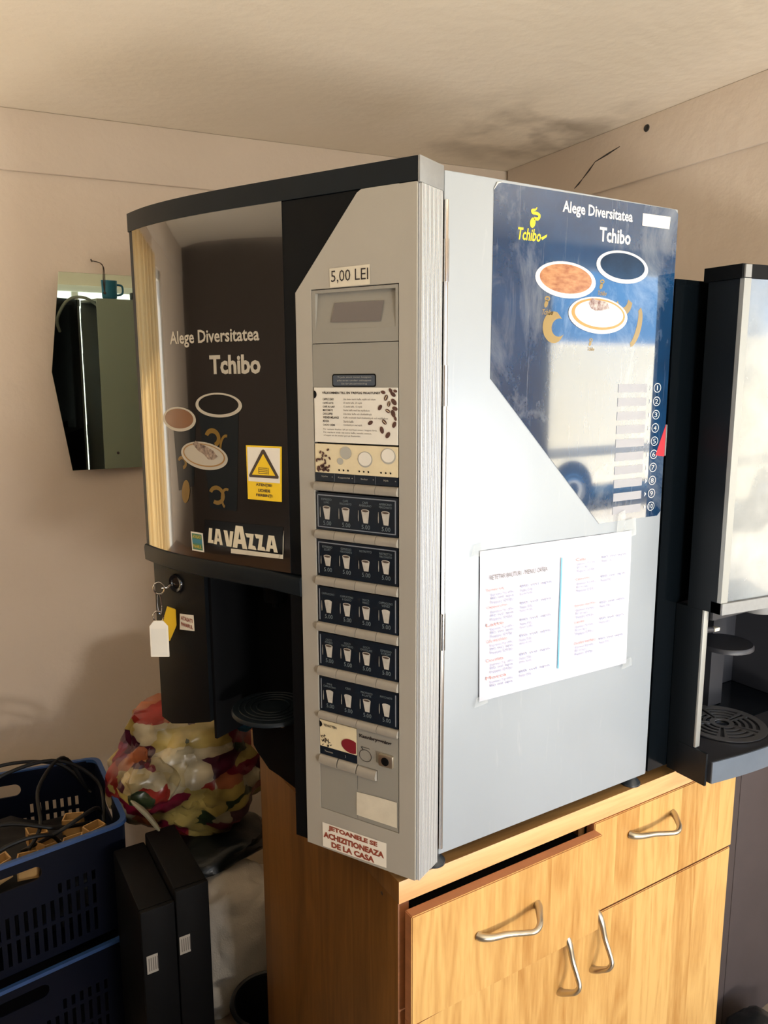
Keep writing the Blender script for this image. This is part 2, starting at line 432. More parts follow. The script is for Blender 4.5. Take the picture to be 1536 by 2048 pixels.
def rrect(x0, x1, y0, y1, r, n=5):
    out = []
    for cx, cy, a0 in ((x1 - r, y1 - r, 0), (x0 + r, y1 - r, 90), (x0 + r, y0 + r, 180), (x1 - r, y0 + r, 270)):
        for k in range(n + 1):
            a = math.radians(a0 + 90 * k / n); out.append((cx + r * math.cos(a), cy + r * math.sin(a)))
    return out
def ell(cx, cy, rx, ry, n=36, rot=0.0, a0=0.0, a1=360.0):
    c, s = math.cos(rot), math.sin(rot); out = []
    full = abs(a1 - a0) >= 359.9
    for k in range(n if full else n + 1):
        a = math.radians(a0 + (a1 - a0) * k / n); x, y = rx * math.cos(a), ry * math.sin(a)
        out.append((cx + x * c - y * s, cy + x * s + y * c))
    return out

_txt = {}
def text2d(s, bold=0.0):
    key = (s, bold)
    if key in _txt: return _txt[key]
    cu = bpy.data.curves.new('tmp_text', 'FONT'); cu.body = s; cu.resolution_u = 2; cu.offset = bold
    o = bpy.data.objects.new('tmp_text', cu); C.objects.link(o)
    dg = bpy.context.evaluated_depsgraph_get(); me = bpy.data.meshes.new_from_object(o.evaluated_get(dg))
    V = [(v.co.x, v.co.y) for v in me.vertices]; Fs = [tuple(p.vertices) for p in me.polygons]
    bpy.data.objects.remove(o); bpy.data.curves.remove(cu); bpy.data.meshes.remove(me)
    _txt[key] = (V, Fs); return V, Fs

def flat_add(bm, V, Fs, F, off, step=None):
    """map a flat figure (u,v) through F(u,v,off); cut it every `step` of u first so that it hugs a curved surface"""
    t = B(); vs = [t.verts.new((a, b, 0)) for a, b in V]
    for f in Fs:
        try: t.faces.new([vs[i] for i in f])
        except ValueError: pass
    if step:
        us = [a for a, b in V]; u0, u1 = min(us), max(us)
        k = math.floor(u0 / step) + 1
        while k * step < u1:
            bmesh.ops.bisect_plane(t, geom=list(t.verts) + list(t.edges) + list(t.faces), plane_co=(k * step, 0, 0), plane_no=(1, 0, 0)); k += 1
    t.verts.index_update()
    nv = [bm.verts.new(F(v.co.x, v.co.y, off)) for v in t.verts]
    for f in t.faces:
        try: bm.faces.new([nv[v.index] for v in f.verts])
        except ValueError: pass
    t.free(); return bm
def poly_add(bm, poly, F, off, step=None): return flat_add(bm, poly, [tuple(range(len(poly)))], F, off, step)
def ring_add(bm, outer, inner, F, off, step=None):
    n = len(outer); V = list(outer) + list(inner)
    return flat_add(bm, V, [(i, (i + 1) % n, n + (i + 1) % n, n + i) for i in range(n)], F, off, step)
def text_add(bm, s, a0, a1, b0, b1, F, off, bold=0.0, shear=0.0, step=None):
    """fit the words to the box from a0 (left) to a1 (right), b0 (bottom) to b1 (top)"""
    V, Fs = text2d(s, bold)
    xs = [p[0] for p in V]; ys = [p[1] for p in V]; x0, x1, y0, y1 = min(xs), max(xs), min(ys), max(ys)
    W = [(a0 + (a1 - a0) * ((x - x0) / (x1 - x0)) + shear * (y - y0) / (y1 - y0) * (a1 - a0), b0 + (b1 - b0) * (y - y0) / (y1 - y0)) for x, y in V]
    return flat_add(bm, W, Fs, F, off, step)

# ------------------------------------------------------------------ room shell
ZC, ZF = 1.35, -0.87
LA = Vector((-0.308, 1.527, 0)); LD = Vector((0.9927, -0.1204, 0)); LN = Vector((-0.1204, -0.9927, 0))   # wall_left: point, along, normal
RA = Vector((1.2215, 1.3016, 0)); RD = Vector((-0.0464, -0.9989, 0)); RN = Vector((-0.9989, 0.0464, 0))  # wall_right
def WL(u, z, off): return LA + LD * u + LN * off + Vector((0, 0, z))
def WR(u, z, off): return RA + RD * u + RN * off + Vector((0, 0, z))

bm = B(); prism(bm, [(-3.4, -2.42), (4.7, -2.42), (4.7, 2.0), (-3.4, 2.0)], ZF - 0.1, ZF, lambda u, v, d: (u, v, d)); struct('floor', fixn(bm), m_floor, loc=(0, 0, ZF))
bm = B(); prism(bm, [(-3.5, -2.5), (4.8, -2.5), (4.8, 2.0), (-3.5, 2.0)], ZC, ZC + 0.12, lambda u, v, d: (u, v, d)); struct('ceiling', fixn(bm), m_ceil, loc=(0, 0, ZC))
V, Fs = curve_panel([(-2.75, ZF), (1.56, ZF), (1.56, ZC), (-2.75, ZC)], [[(-1.62, -0.15), (-0.52, -0.15), (-0.52, 1.10), (-1.62, 1.10)]], 0.12)
bm = B(); vs = [bm.verts.new(WL(a, b, d - 0.06)) for a, b, d in V]
for f in Fs:
    try: bm.faces.new([vs[i] for i in f])
    except ValueError: pass
wl = struct('wall_left', fixn(bm), m_wall, loc=(0, 1.5, ZF))
bm = B(); prism(bm, [(-0.1, ZF), (1.66, ZF), (1.66, ZC), (-0.1, ZC)], 0, -0.12, WR); wr = struct('wall_right', fixn(bm), m_wall, loc=(1.2, 0.5, ZF))
bm = B(); box(bm, 1.26, 4.6, -0.36, -0.24, ZF, ZC); struct('wall_return', bm, m_wall, loc=(2.9, -0.3, ZF))
bm = B(); box(bm, 4.5, 4.62, -2.42, -0.30, ZF, ZC); struct('wall_far_right', bm, m_wall, loc=(4.56, -1.4, ZF))
bm = B(); box(bm, -3.12, -3.0, -2.42, 1.9, ZF, ZC); struct('wall_far_left', bm, mat('far_wall_unlit_tone', (58, 49, 43), 0.8), loc=(-3.06, 0, ZF))  # coloured dark to stand for the unlit end of the room
# shop front wall behind the camera with its openings
V, Fs = curve_panel([(-3.1, ZF), (4.6, ZF), (4.6, ZC), (-3.1, ZC)],
                    [[(2.3, -0.55), (4.4, -0.55), (4.4, 1.29), (2.3, 1.29)], [(-1.15, -0.55), (1.45, -0.55), (1.45, 1.05), (-1.15, 1.05)]], 0.12)
bm = B(); vs = [bm.verts.new((a, -2.36 + d, b)) for a, b, d in V]
for f in Fs:
    try: bm.faces.new([vs[i] for i in f])
    except ValueError: pass
struct('wall_front', fixn(bm), m_wall, loc=(0.7, -2.36, ZF))
m_frame = mat('window_frame_white', (214, 214, 208), 0.4)
def window_frame(name, x0, x1, z0, z1, mull):
    b = B(); t = 0.045
    box(b, x0, x1, -2.34, -2.28, z0, z0 + t, 0.003); box(b, x0, x1, -2.34, -2.28, z1 - t, z1, 0.003)
    for x in [x0, x1 - t] + mull: box(b, x, x + t, -2.335, -2.285, z0, z1, 0.003)
    struct(name, b, m_frame, loc=((x0 + x1) / 2, -2.31, z0))
window_frame('window_1', 2.3, 4.4, -0.55, 1.29, [])
window_frame('window_2', -1.15, 1.45, -0.55, 1.05, [0.20])

bm = B(); box(bm, -2.75, 1.55, 0, 0.011, 1.197, ZC, 0.004, F=lambda u, d, z: WL(u, z, d)); struct('trim_1', fixn(bm), m_wall, loc=(0, 1.5, 1.2))
bm = B(); box(bm, -0.02, 1.66, 0, 0.012, 1.192, ZC, 0.004, F=lambda u, d, z: WR(u, z, d)); struct('trim_2', fixn(bm), m_wall, loc=(1.2, 0.5, 1.2))
# plug hole and scored line in the right wall
m_hole = mat('hole_dark', (52, 48, 44), 0.9)
bm = B(); lathe(bm, [(0.0, 0.001), (0.0055, 0.001), (0.0085, 0.003), (0.0095, 0.0005)], WR(0.586, 1.319, 0.012), RN, 20); obj('plug_hole', bm, m_hole, wr, 'dark plug hole')
bm = B()
seg_pts = [(0.586, 1.317), (0.54, 1.307), (0.50, 1.30)]
for (a, b), (c, d) in [((0.49, 1.297), (0.395, 1.279)), ((0.395, 1.279), (0.345, 1.243)), ((0.345, 1.243), (0.312, 1.223))]:
    tube(bm, [WR(a, b, 0.0125), WR((a + c) / 2 + 0.002, (b + d) / 2, 0.0125), WR(c, d, 0.0125)], [0.0008, 0.0026, 0.001], 6)
obj('scored_line', bm, m_hole, wr, 'dark scored line in the plaster')

# ------------------------------------------------------------------ yard outside the shop front
bm = B(); box(bm, -14, 22, -16, -2.42, -0.95, -0.89); struct('yard', bm, m_ground, loc=(3, -9, -0.9))
bm = B(); box(bm, -14, 12, 2.0, 14, -0.95, -0.89); struct('back_yard', bm, m_ground, loc=(0, 8, -0.9))
facade = thing('building', 'pale plastered house across the yard, seen only in reflections', 'building', (8, -13, -0.89))
bm = B(); box(bm, -8, 22, -14, -13, -0.89, 1.6); obj('wall', bm, m_facade, facade)
for k in range(6):
    bm = B(); box(bm, 0 + k * 3.2, 1.3 + k * 3.2, -13.03, -12.97, -0.1, 0.9); obj('window', bm, m_vandark, facade)
van = thing('delivery_van', 'cream delivery van in the yard, seen only reflected in the poster', 'van', (7.2, -6.0, -0.89))
bm = B()
vp = [(4.85, -0.55), (9.4, -0.55), (9.4, 0.10), (9.0, 0.30), (8.5, 0.95), (8.3, 1.05), (4.95, 1.05), (4.85, 0.97)]
prism(bm, vp, -6.9, -5.4, lambda u, v, d: (u, d, v)); fixn(bm)
bmesh.ops.bevel(bm, geom=list(bm.edges), offset=0.04, segments=2, affect='EDGES'); obj('body', bm, m_van, van)
bm = B(); prism(bm, [(7.6, 0.30), (8.70, 0.30), (8.4, 0.85), (7.6, 0.85)], -5.41, -5.385, lambda u, v, d: (u, d, v)); obj('side_window', fixn(bm), m_vandark, van)
for x in (5.65, 8.55):
    bm = B(); lathe(bm, [(0, 0), (0.17, 0), (0.18, 0.01), (0.33, 0.02), (0.33, 0.2), (0, 0.2)], (x, -5.36, -0.56), (0, -1, 0), 32); wh = obj('wheel', bm, m_tyre, van)
    bm = B(); lathe(bm, [(0, 0.012), (0.05, 0.012), (0.12, 0.0), (0.19, 0.012)], (x, -5.355, -0.56), (0, -1, 0), 24); obj('hubcap', bm, m_chrome, wh)
bm = B(); box(bm, 4.83, 4.9, -5.5, -5.38, -0.05, 0.35, 0.01); obj('tail_light', bm, mat('tail_red', (210, 30, 30), 0.3), van)
bm = B(); box(bm, 5.0, 9.3, -5.41, -5.39, -0.18, -0.08, 0.004); obj('rubbing_strip', bm, mat('strip_grey', (150, 146, 136), 0.5), van)

# tall dark block added behind the photographer to shade the low corner by the crates
shade_blk = thing('shade_block', 'dark block added behind the photographer to shade the low corner, seen only in reflections', 'shade_block', (-0.68, -1.45, ZF))
bm = B(); box(bm, -1.10, -0.24, -1.74, -1.16, ZF, 0.52, 0.004); obj('body', bm, m_slate, shade_blk)
for x in (-1.095, -0.665):
    bm = B(); box(bm, x, x + 0.420, -1.159, -1.142, ZF + 0.06, 0.48, 0.003); dd_ = obj('door', bm, m_slate, shade_blk)

low_light_blk = thing('low_light_block', 'long brown block added left of the picture to cut low light, seen in reflections', 'low_light_block', (-1.28, 0.1, ZF))  # added to keep light from the sunlit floor off the machine fronts
bm = B(); box(bm, -1.45, -1.12, -1.1, 1.30, ZF, 0.06, 0.003); obj('body', bm, m_doorwood, low_light_blk)
bm = B(); box(bm, -1.48, -1.09, -1.12, 1.32, 0.061, 0.10, 0.004); obj('top', bm, m_wood_shaded, low_light_blk)

# left side of the room, seen only in the reflections: brown door, pale curtain by a window
bm = B(); t_ = 0.04
for a, b, c, d in ((-1.62, -0.52, -0.15, -0.11), (-1.62, -0.52, 1.06, 1.10), (-1.62, -1.58, -0.15, 1.10), (-0.56, -0.52, -0.15, 1.10), (-1.13, -1.09, -0.15, 1.10)): box(bm, a, b, -0.08, -0.03, c, d, F=lambda u, d_, z: WL(u, z, d_))
struct('window_3', fixn(bm), m_frame, loc=WL(-1.1, -0.15, -0.05))
bm = B(); box(bm, -2.99, -2.93, -0.95, -0.15, ZF, 1.12, 0.004); struct('door_1', bm, m_doorwood, loc=(-2.96, -0.55, ZF))
m_curt = bpy.data.materials.new('curtain_cream'); m_curt.use_nodes = True
nt_ = m_curt.node_tree; nt_.nodes.remove(nt_.nodes['Principled BSDF'])
tr_ = nt_.nodes.new('ShaderNodeBsdfTranslucent'); tr_.inputs[0].default_value = (*lin((240, 224, 190)), 1)
df_ = nt_.nodes.new('ShaderNodeBsdfDiffuse'); df_.inputs[0].default_value = (*lin((240, 228, 200)), 1)
ms_ = nt_.nodes.new('ShaderNodeMixShader'); ms_.inputs[0].default_value = 0.65
nt_.links.new(df_.outputs[0], ms_.inputs[1]); nt_.links.new(tr_.outputs[0], ms_.inputs[2]); nt_.links.new(ms_.outputs[0], nt_.nodes['Material Output'].inputs[0])
bm = B(); n = 120; R = []
for i in range(n + 1):
    u = -1.36 + 0.78 * i / n; d = 0.045 + 0.020 * math.sin(i * 0.52) + 0.008 * math.sin(i * 1.31)
    R.append([bm.verts.new(WL(u, z, d + dd)) for z, dd in ((1.13, 0), (0.4, 0.004 * math.sin(i)), (-0.28, 0.008 * math.sin(i * .7)))] + [bm.verts.new(WL(u, z, d + dd + .0015)) for z, dd in ((-0.28, 0.008 * math.sin(i * .7)), (0.4, 0.004 * math.sin(i)), (1.13, 0))])
for p, q in zip(R, R[1:]):
    for k in range(6): bm.faces.new((p[k], p[(k + 1) % 6], q[(k + 1) % 6], q[k]))
cu = obj('curtain', fixn(bm), m_curt, None, loc=WL(-0.97, -0.28, 0.045))
tag(cu, 'cream curtain at the window left of the picture, seen only in reflections', 'curtain')

# ------------------------------------------------------------------ coffee machine in front: door geometry
TH = math.radians(25)
DV = Vector((-math.sin(TH), math.cos(TH), 0)); DN = Vector((-math.cos(TH), -math.sin(TH), 0))
KX = np.array([0, .084, .168, .25, .31, .37, .43, .47, .505, .525]); KY = np.array([.053, .058, .0625, .0668, .0686, .0682, .0635, .057, .048, .042])
_sl = np.gradient(KY, KX)
def wv(s):
    s = min(max(s, KX[0]), KX[-1]); i = min(int(np.searchsorted(KX, s, side='right')) - 1, len(KX) - 2)
    h = KX[i + 1] - KX[i]; t = (s - KX[i]) / h
    return float((2*t**3 - 3*t**2 + 1) * KY[i] + (t**3 - 2*t**2 + t) * h * _sl[i] + (-2*t**3 + 3*t**2) * KY[i + 1] + (t**3 - t**2) * h * _sl[i + 1])
def DP(s, w, z): return DV * s + DN * w + Vector((0, 0, z))          # flat door coordinates
def DS(s, z, off): return DP(s, wv(s) + off, z)                      # on the bowed face
STEP = 0.012
def sheet(bm, s0, s1, lo, hi, off, back, n=None, mi=0):
    """bowed slab: front at wv+off, back either ('w', value) flat or an offset"""
    lo_ = lo if callable(lo) else (lambda s: lo); hi_ = hi if callable(hi) else (lambda s: hi)
    n = n or max(1, int(round((s1 - s0) / STEP)))
    R = []
    for i in range(n + 1):
        s = s0 + (s1 - s0) * i / n; a, b = lo_(s), hi_(s)
        wb = back[1] if isinstance(back, tuple) else wv(s) + back
        R.append([bm.verts.new(DP(s, wv(s) + off, a)), bm.verts.new(DP(s, wv(s) + off, b)), bm.verts.new(DP(s, wb, b)), bm.verts.new(DP(s, wb, a))])
    for p, q in zip(R, R[1:]):
        for k in range(4):
            f = bm.faces.new((p[k], q[k], q[(k + 1) % 4], p[(k + 1) % 4])); f.material_index = mi
    bm.faces.new(R[0]).material_index = mi; bm.faces.new(R[-1][::-1]).material_index = mi
    return bm

vm = thing('vending_machine', 'silver and black hot drinks machine with bowed door ajar, left one on the worktop', 'vending machine', (0.15, 0.25, -0.02), None)
HT = 0.90
# --- body
bm = B(); box(bm, 0.003, 0.4285, 0.0, 0.012, 0.0, HT, 0.0025); side = obj('side_panel', bm, m_panel, vm, 'light silver metal side panel')
bm = B(); box(bm, 0.003, 0.4285, 0.512, 0.524, 0.0, HT, 0.002); obj('side_panel', bm, m_panel_w, vm)
bm = B(); box(bm, 0.003, 0.4285, 0.0125, 0.5115, HT - 0.012, HT - 0.001, 0.001); obj('top_panel', bm, m_panel_w, vm)
bm = B(); box(bm, 0.004, 0.4285, 0.0125, 0.5115, 0.0, 0.02, 0.001); obj('base_panel', bm, m_slate, vm)
bm = B(); box(bm, 0.419, 0.4285, 0.0125, 0.5115, 0.0205, HT - 0.0125, 0.001); obj('back_panel', bm, m_slate, vm)
bm = B(); box(bm, 0.16, 0.165, 0.013, 0.511, 0.021, HT - 0.013)
for k in range(4): box(bm, 0.06, 0.155, 0.05 + k * 0.115, 0.14 + k * 0.115, 0.50, 0.80, 0.01)
obj('ingredient_rack', bm, m_slate, vm)
bm = B(); tube(bm, [(0.0045, -0.0022, 0.012), (0.0045, -0.0022, 0.45), (0.0045, -0.0022, HT - 0.035)], 0.0032, 10)
for z in (0.30, 0.62, 0.77): lathe(bm, [(0.0, 0), (0.0042, 0), (0.0042, 0.05), (0, 0.05)], (0.0045, -0.0022, z), (0, 0, 1), 12)
obj('hinge_rod', bm, m_chrome, vm, 'thin chrome hinge rod')
for x, y in ((0.006, 0.016), (0.412, 0.018), (0.012, 0.50), (0.412, 0.50)):
    bm = B(); lathe(bm, [(0, 0.0195), (0.009, 0.0195), (0.0092, 0.012), (0.013, 0.008), (0.0165, 0.004), (0.0168, 0.0005), (0, 0.0)], (x, y, -0.02), (0, 0, 1), 24)
    obj('foot', bm, mat('foot_rubber', (44, 50, 54), 0.3), vm)
bm = B(); tube(bm, spline([(0.03, 0.47, 0.86), (-0.03, 0.47, 0.90), (-0.09, 0.44, 0.89), (-0.13, 0.41, 0.82), (-0.12, 0.36, 0.77)], 6), 0.006, 8)
obj('hose', bm, mat('hose_grey', (170, 172, 168), 0.4), vm, 'pale grey hose from the open door into the body')

# --- poster on the side panel
def SF(x, z, off): return Vector((x, -off, z))
PO = 0.0009
bm = B()
pp = [(0.0862, 0.8955), (0.0787, 0.8875), (0.0784, 0.6538), (0.2896, 0.4412), (0.418, 0.4412), (0.4255, 0.448), (0.4270, 0.893), (0.4195, 0.8985)]
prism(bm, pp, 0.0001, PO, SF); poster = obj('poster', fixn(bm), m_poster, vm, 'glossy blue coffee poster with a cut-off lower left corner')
def pr(name, mt, fn, parent, label=None):
    b = B(); fn(b); return obj(name, b, mt, parent, label)
# order of layers from the poster upwards
def cup_marks(b):
    ring_add(b, ell(.180, .722, .026, .020, a0=20, a1=340), ell(.190, .722, .014, .011, a0=20, a1=340), SF, PO + .0002)
def crescent(o, i): return o + i, [(k, k + 1, len(o) + k + 1, len(o) + k) for k in range(len(o) - 1)]
for o_, i_ in ((ell(.186, .722, .020, .021, 24, 0.2, 60, 300), ell(.196, .722, .014, .012, 24, 0.2, 60, 300)), (ell(.320, .765, .018, .022, 20, 0, 200, 350), ell(.318, .768, .011, .014, 20, 0, 200, 350)), (ell(.345, .728, .014, .03, 20, -0.3, -80, 80), ell(.343, .728, .006, .024, 20, -0.3, -80, 80))):
    pr('printed_emblem', m_gold, lambda b: flat_add(b, *crescent(o_, i_), SF, PO + .0002), poster)
def small_mark(b, x, z, k=1.0):
    poly_add(b, ell(x, z, .0032 * k, .005 * k, 14, -0.4), SF, PO + .0002)
    ring_add(b, ell(x + .002 * k, z + .007 * k, .005 * k, .0035 * k, 16), ell(x + .002 * k, z + .007 * k, .0028 * k, .0014 * k, 16), SF, PO + .0002)
    text_add(b, 'Tchibo', x - .008 * k, x + .012 * k, z - .014 * k, z - .007 * k, SF, PO + .0002, .02, .1)
for a_ in ((.171, .752, 1), (.273, .781, .9), (.256, .702, .7)): pr('printed_emblem', m_gold, lambda b: small_mark(b, *a_), poster)
# cups seen from above: white rim ring and drink
def cup_top(nm, cx, cz, rx, rz, drink, rot=-0.03, inner=.86):
    rim = pr(nm, m_whiteprint, lambda b: ring_add(b, ell(cx, cz, rx, rz, 40, rot), ell(cx, cz + rz * .06, rx * inner, rz * (inner - .06), 40, rot), SF, PO + .0006), poster)
    b = B(); poly_add(b, ell(cx, cz + rz * .06, rx * inner * 1.01, rz * (inner - .05), 40, rot), SF, PO + .0004); obj('printed_drink', b, drink, poster)
cup_top('printed_cup_rim', .2058, .7850, .0560, .0238, m_coffee)
cup_top('printed_cup_rim', .3144, .8093, .0530, .0222, m_darkcoffee)
pr('printed_drink', m_coffee, lambda b: (poly_add(b, ell(.205, .781, .018, .009, 20), SF, PO + .0006)), poster)
pr('printed_cup_rim', m_whiteprint, lambda b: poly_add(b, ell(.270, .7408, .0585, .0250, 40, -.04), SF, PO + .0008), poster)
pr('printed_drink', m_orange, lambda b: poly_add(b, ell(.270, .7425, .0530, .0212, 40, -.04), SF, PO + .0010), poster)
pr('printed_drink', m_whiteprint, lambda b: poly_add(b, ell(.271, .7430, .0480, .0182, 40, -.04), SF, PO + .0012), poster)
pr('printed_cocoa', m_cocoa, lambda b: poly_add(b, [(.248, .757), (.255, .764), (.262, .762), (.275, .761), (.286, .759), (.290, .751), (.276, .748), (.262, .747), (.254, .750)], SF, PO + .0014), poster)
pr('lettering', m_whiteprint, lambda b: text_add(b, 'Alege Diversitatea', .1948, .3298, .8672, .8862, SF, PO + .0004, .025), poster)
pr('lettering', m_whiteprint, lambda b: text_add(b, 'Tchibo', .2655, .3278, .8402, .8596, SF, PO + .0004, .03), poster)
# yellow emblem: coffee bean with a curl of steam, script name below
def emblem(b, cx, cz, k, F, off, step=None):
    poly_add(b, ell(cx - .004 * k, cz - .0105 * k, .0062 * k, .0088 * k, 22, -.25), F, off, step)
    pts = spline([(cx - .001 * k, cz - .003 * k, 0), (cx + .008 * k, cz - .003 * k, 0), (cx + .011 * k, cz + .003 * k, 0), (cx + .004 * k, cz + .006 * k, 0), (cx - .004 * k, cz + .006 * k, 0), (cx - .006 * k, cz + .010 * k, 0), (cx + .002 * k, cz + .012 * k, 0), (cx + .005 * k, cz + .016 * k, 0)], 6)
    rr = .0026 * k; L_, R2 = [], []
    for i, p in enumerate(pts):
        d = (pts[min(i + 1, len(pts) - 1)] - pts[max(i - 1, 0)]).normalized(); nn = Vector((-d.y, d.x, 0)); r = rr * (1 - .75 * max(0, i / len(pts) - .6) / .4)
        L_.append((p.x + nn.x * r, p.y + nn.y * r)); R2.append((p.x - nn.x * r, p.y - nn.y * r))
    n = len(L_); flat_add(b, L_ + R2, [(i, i + 1, n + i + 1, n + i) for i in range(n - 1)], F, off, step)
pr('printed_emblem', m_goldb, lambda b: emblem(b, .1460, .8605, .74, SF, PO + .0005), poster)
pr('lettering', m_goldb, lambda b: (text_add(b, 'Tchibo', .1165, .1570, .8298, .8450, SF, PO + .0005, .02, .06),
                                          poly_add(b, [(.158, .8355), (.1685, .8405), (.1678, .8372), (.160, .8325)], SF, PO + .0005)), poster)
pr('white_sticker', m_sticker, lambda b: poly_add(b, [(.3500, .8692), (.4084, .8697), (.4100, .8870), (.3502, .8860)], SF, PO + .0005), poster, 'blank white sticker')
# list of ten numbered fields
for k in range(10):
    z = .6395 - k * .0202
    pr('number_field', m_poster_pale, lambda b: poly_add(b, [(.317, z - .0062), (.3785, z - .0062), (.3785, z + .0062), (.317, z + .0062)], SF, PO + .0004), poster)
    pr('lettering', m_whiteprint, lambda b: (ring_add(b, ell(.402, z, .0082, .0072, 20), ell(.402, z, .0070, .0061, 20), SF, PO + .0004),
        text_add(b, str(k + 1), *((.3985, .4050) if 0 < k < 9 else (.4008, .4028) if k == 0 else (.3970, .4065)), z - .0036, z + .0036, SF, PO + .0005),
        poly_add(b, [(.385, z - .004), (.390, z), (.385, z + .004), (.3862, z)], SF, PO + .0004)), poster)
pr('red_print', mat('poster_red', (226, 60, 70), .3), lambda b: poly_add(b, [(.4265, .584), (.4160, .560), (.4060, .537), (.4262, .534)], SF, PO + .0005), poster)
bm = B(); box(bm, 0.4286, 0.4305, -0.001, 0.006, 0.535, 0.583, 0.0004); obj('latch_tab', bm, m_cornercap, vm)
# corner of the poster lifted over the panel edge
bm = B(); tube(bm, [(0.078, -0.0014, 0.886), (0.083, -0.0018, 0.894), (0.092, -0.0014, 0.8965)], [0.0004, 0.0012, 0.0004], 6); obj('lifted_corner', bm, m_whiteprint, poster)

# --- sheet of paper taped to the side panel
bm = B()
U = [(.0652, .4262), (.3600, .4238), (.3632, .2094), (.0681, .2127)]
nx, nz = 26, 14; G = {}
for i in range(nx + 1):
    for j in range(nz + 1):
        a, b_ = i / nx, j / nz
        x = (U[0][0] * (1 - a) + U[1][0] * a) * (1 - b_) + (U[3][0] * (1 - a) + U[2][0] * a) * b_
        z = (U[0][1] * (1 - a) + U[1][1] * a) * (1 - b_) + (U[3][1] * (1 - a) + U[2][1] * a) * b_
        wr_ = 0.0007 * math.sin(a * 34 - b_ * 5) * (1 - b_) * a + 0.0005 * math.sin(a * 61 + b_ * 9) * (1 - b_)
        G[i, j] = bm.verts.new(SF(x, z, 0.0022 + wr_ + (0.002 * (1 - a) * max(0, b_ - .6))))
for i in range(nx):
    for j in range(nz): bm.faces.new((G[i, j], G[i, j + 1], G[i + 1, j + 1], G[i + 1, j]))
paper = obj('instruction_sheet', bm, m_paper, vm, 'white printed sheet in a clear sleeve taped to the side')
def PX(a, b):   # fractions across / down the sheet
    x = (U[0][0] * (1 - a) + U[1][0] * a) * (1 - b) + (U[3][0] * (1 - a) + U[2][0] * a) * b
    z = (U[0][1] * (1 - a) + U[1][1] * a) * (1 - b) + (U[3][1] * (1 - a) + U[2][1] * a) * b
    return x, z
def PF(a, b, off): x, z = PX(a, b); return SF(x, z, 0.0042 + off)
pr('blue_line', m_bluepen, lambda b: poly_add(b, [(.497, .12), (.506, .12), (.500, .905), (.490, .905)], PF, 0), paper)
pr('lettering', m_ink2, lambda b: text_add(b, 'RETETAR BAUTURI - MENIU CAFEA', .055, .41, .195, .165, PF, 0), paper)
def lines(b, L):
    for (t, a0, a1, y) in L: text_add(b, t, a0, a1, y + .013, y - .009, PF, 0)
blk = ['Espresso 9 g cafea', '80 ml apa', 'Presiune 10.4 bar']
red_l, blue_l = [], []
for k, (y, t) in enumerate([(.26, 'Espresso lung'), (.375, 'Cappuccino'), (.49, 'Latte'), (.60, 'Cafe macchiato'), (.73, 'Ciocolata'), (.85, 'Mocca')]):
    red_l.append((t, .035, .16 if k % 2 else .14, y))
    for q in range(3 if k < 5 else 2):
        blue_l.append((blk[q], .06, .20, y + .035 + q * .024)); blue_l.append((blk[(q + 1) % 3], .24, .32 if q else .44, y + .012 + q * .026))
for k, (y, t) in enumerate([(.15, 'Ceai'), (.29, 'Cappuccino'), (.48, 'Espresso macchiato'), (.60, 'Lapte'), (.75, 'Ciocolata macchiato')]):
    red_l.append((t, .60, .60 + .006 * len(t) + .04, y))
    for q in range(3):
        blue_l.append((blk[q], .61, .69 if q % 2 else .74, y + .035 + q * .024))
        if q < 2: blue_l.append((blk[(q + 1) % 3], .78, .86 if q else .96, y + .012 + q * .026))
pr('lettering', m_palered, lambda b: lines(b, red_l), paper)
pr('lettering', m_paleink, lambda b: lines(b, blue_l), paper)
for (x, z, dx, dz) in [(.060, .428, .012, .010), (.352, .428, .016, .016), (.070, .214, .012, .008), (.362, .21, .012, .008), (.333, .436, .010, .022)]:
    pr('tape_strip', m_tape, lambda b: poly_add(b, [(x - dx, z - dz), (x + dx, z - dz * .7), (x + dx * .8, z + dz), (x - dx * .7, z + dz * .8)], SF, .0048), paper)

# --- door
sl = lambda s: 0.876 if s < 0.0800 else 0.876 - (s - 0.080) * (0.876 - 0.7661) / (0.1745 - 0.080)
bm = B(); sheet(bm, 0.0019, 0.2, -0.003, 0.3905, -0.012, ('w', 0.012)); sheet(bm, 0.0019, 0.523, 0.391, 0.876, -0.012, ('w', 0.012))
box(bm, 0.178, 0.1995, 0.012, 0.052, -0.003, 0.36, F=lambda a, b, c: DP(a, b, c))
sheet(bm, 0.1782, 0.1995, -0.003, 0.36, -0.0005, -0.014)
sheet(bm, 0.0805, 0.1995, sl, 0.8755, 0.0008, -0.0125)
sheet(bm, 0.1755, 0.1972, 0.391, 0.77, 0.0006, -0.0125)
door = obj('door', fixn(bm), m_black, vm, 'black bowed front door standing ajar')
bm = B(); sheet(bm, 0.0012, 0.524, 0.8765, 0.903, 0.0025, ('w', 0.010)); obj('top_cap', fixn(bm), m_slate, door)
bm = B(); box(bm, -0.0025, 0.001, 0.000, 0.0555, 0.8745, 0.9035, 0.001, F=lambda a, b, c: DP(a, b, c)); obj('corner_cap', fixn(bm), m_cornercap, door, 'cast grey corner cap')
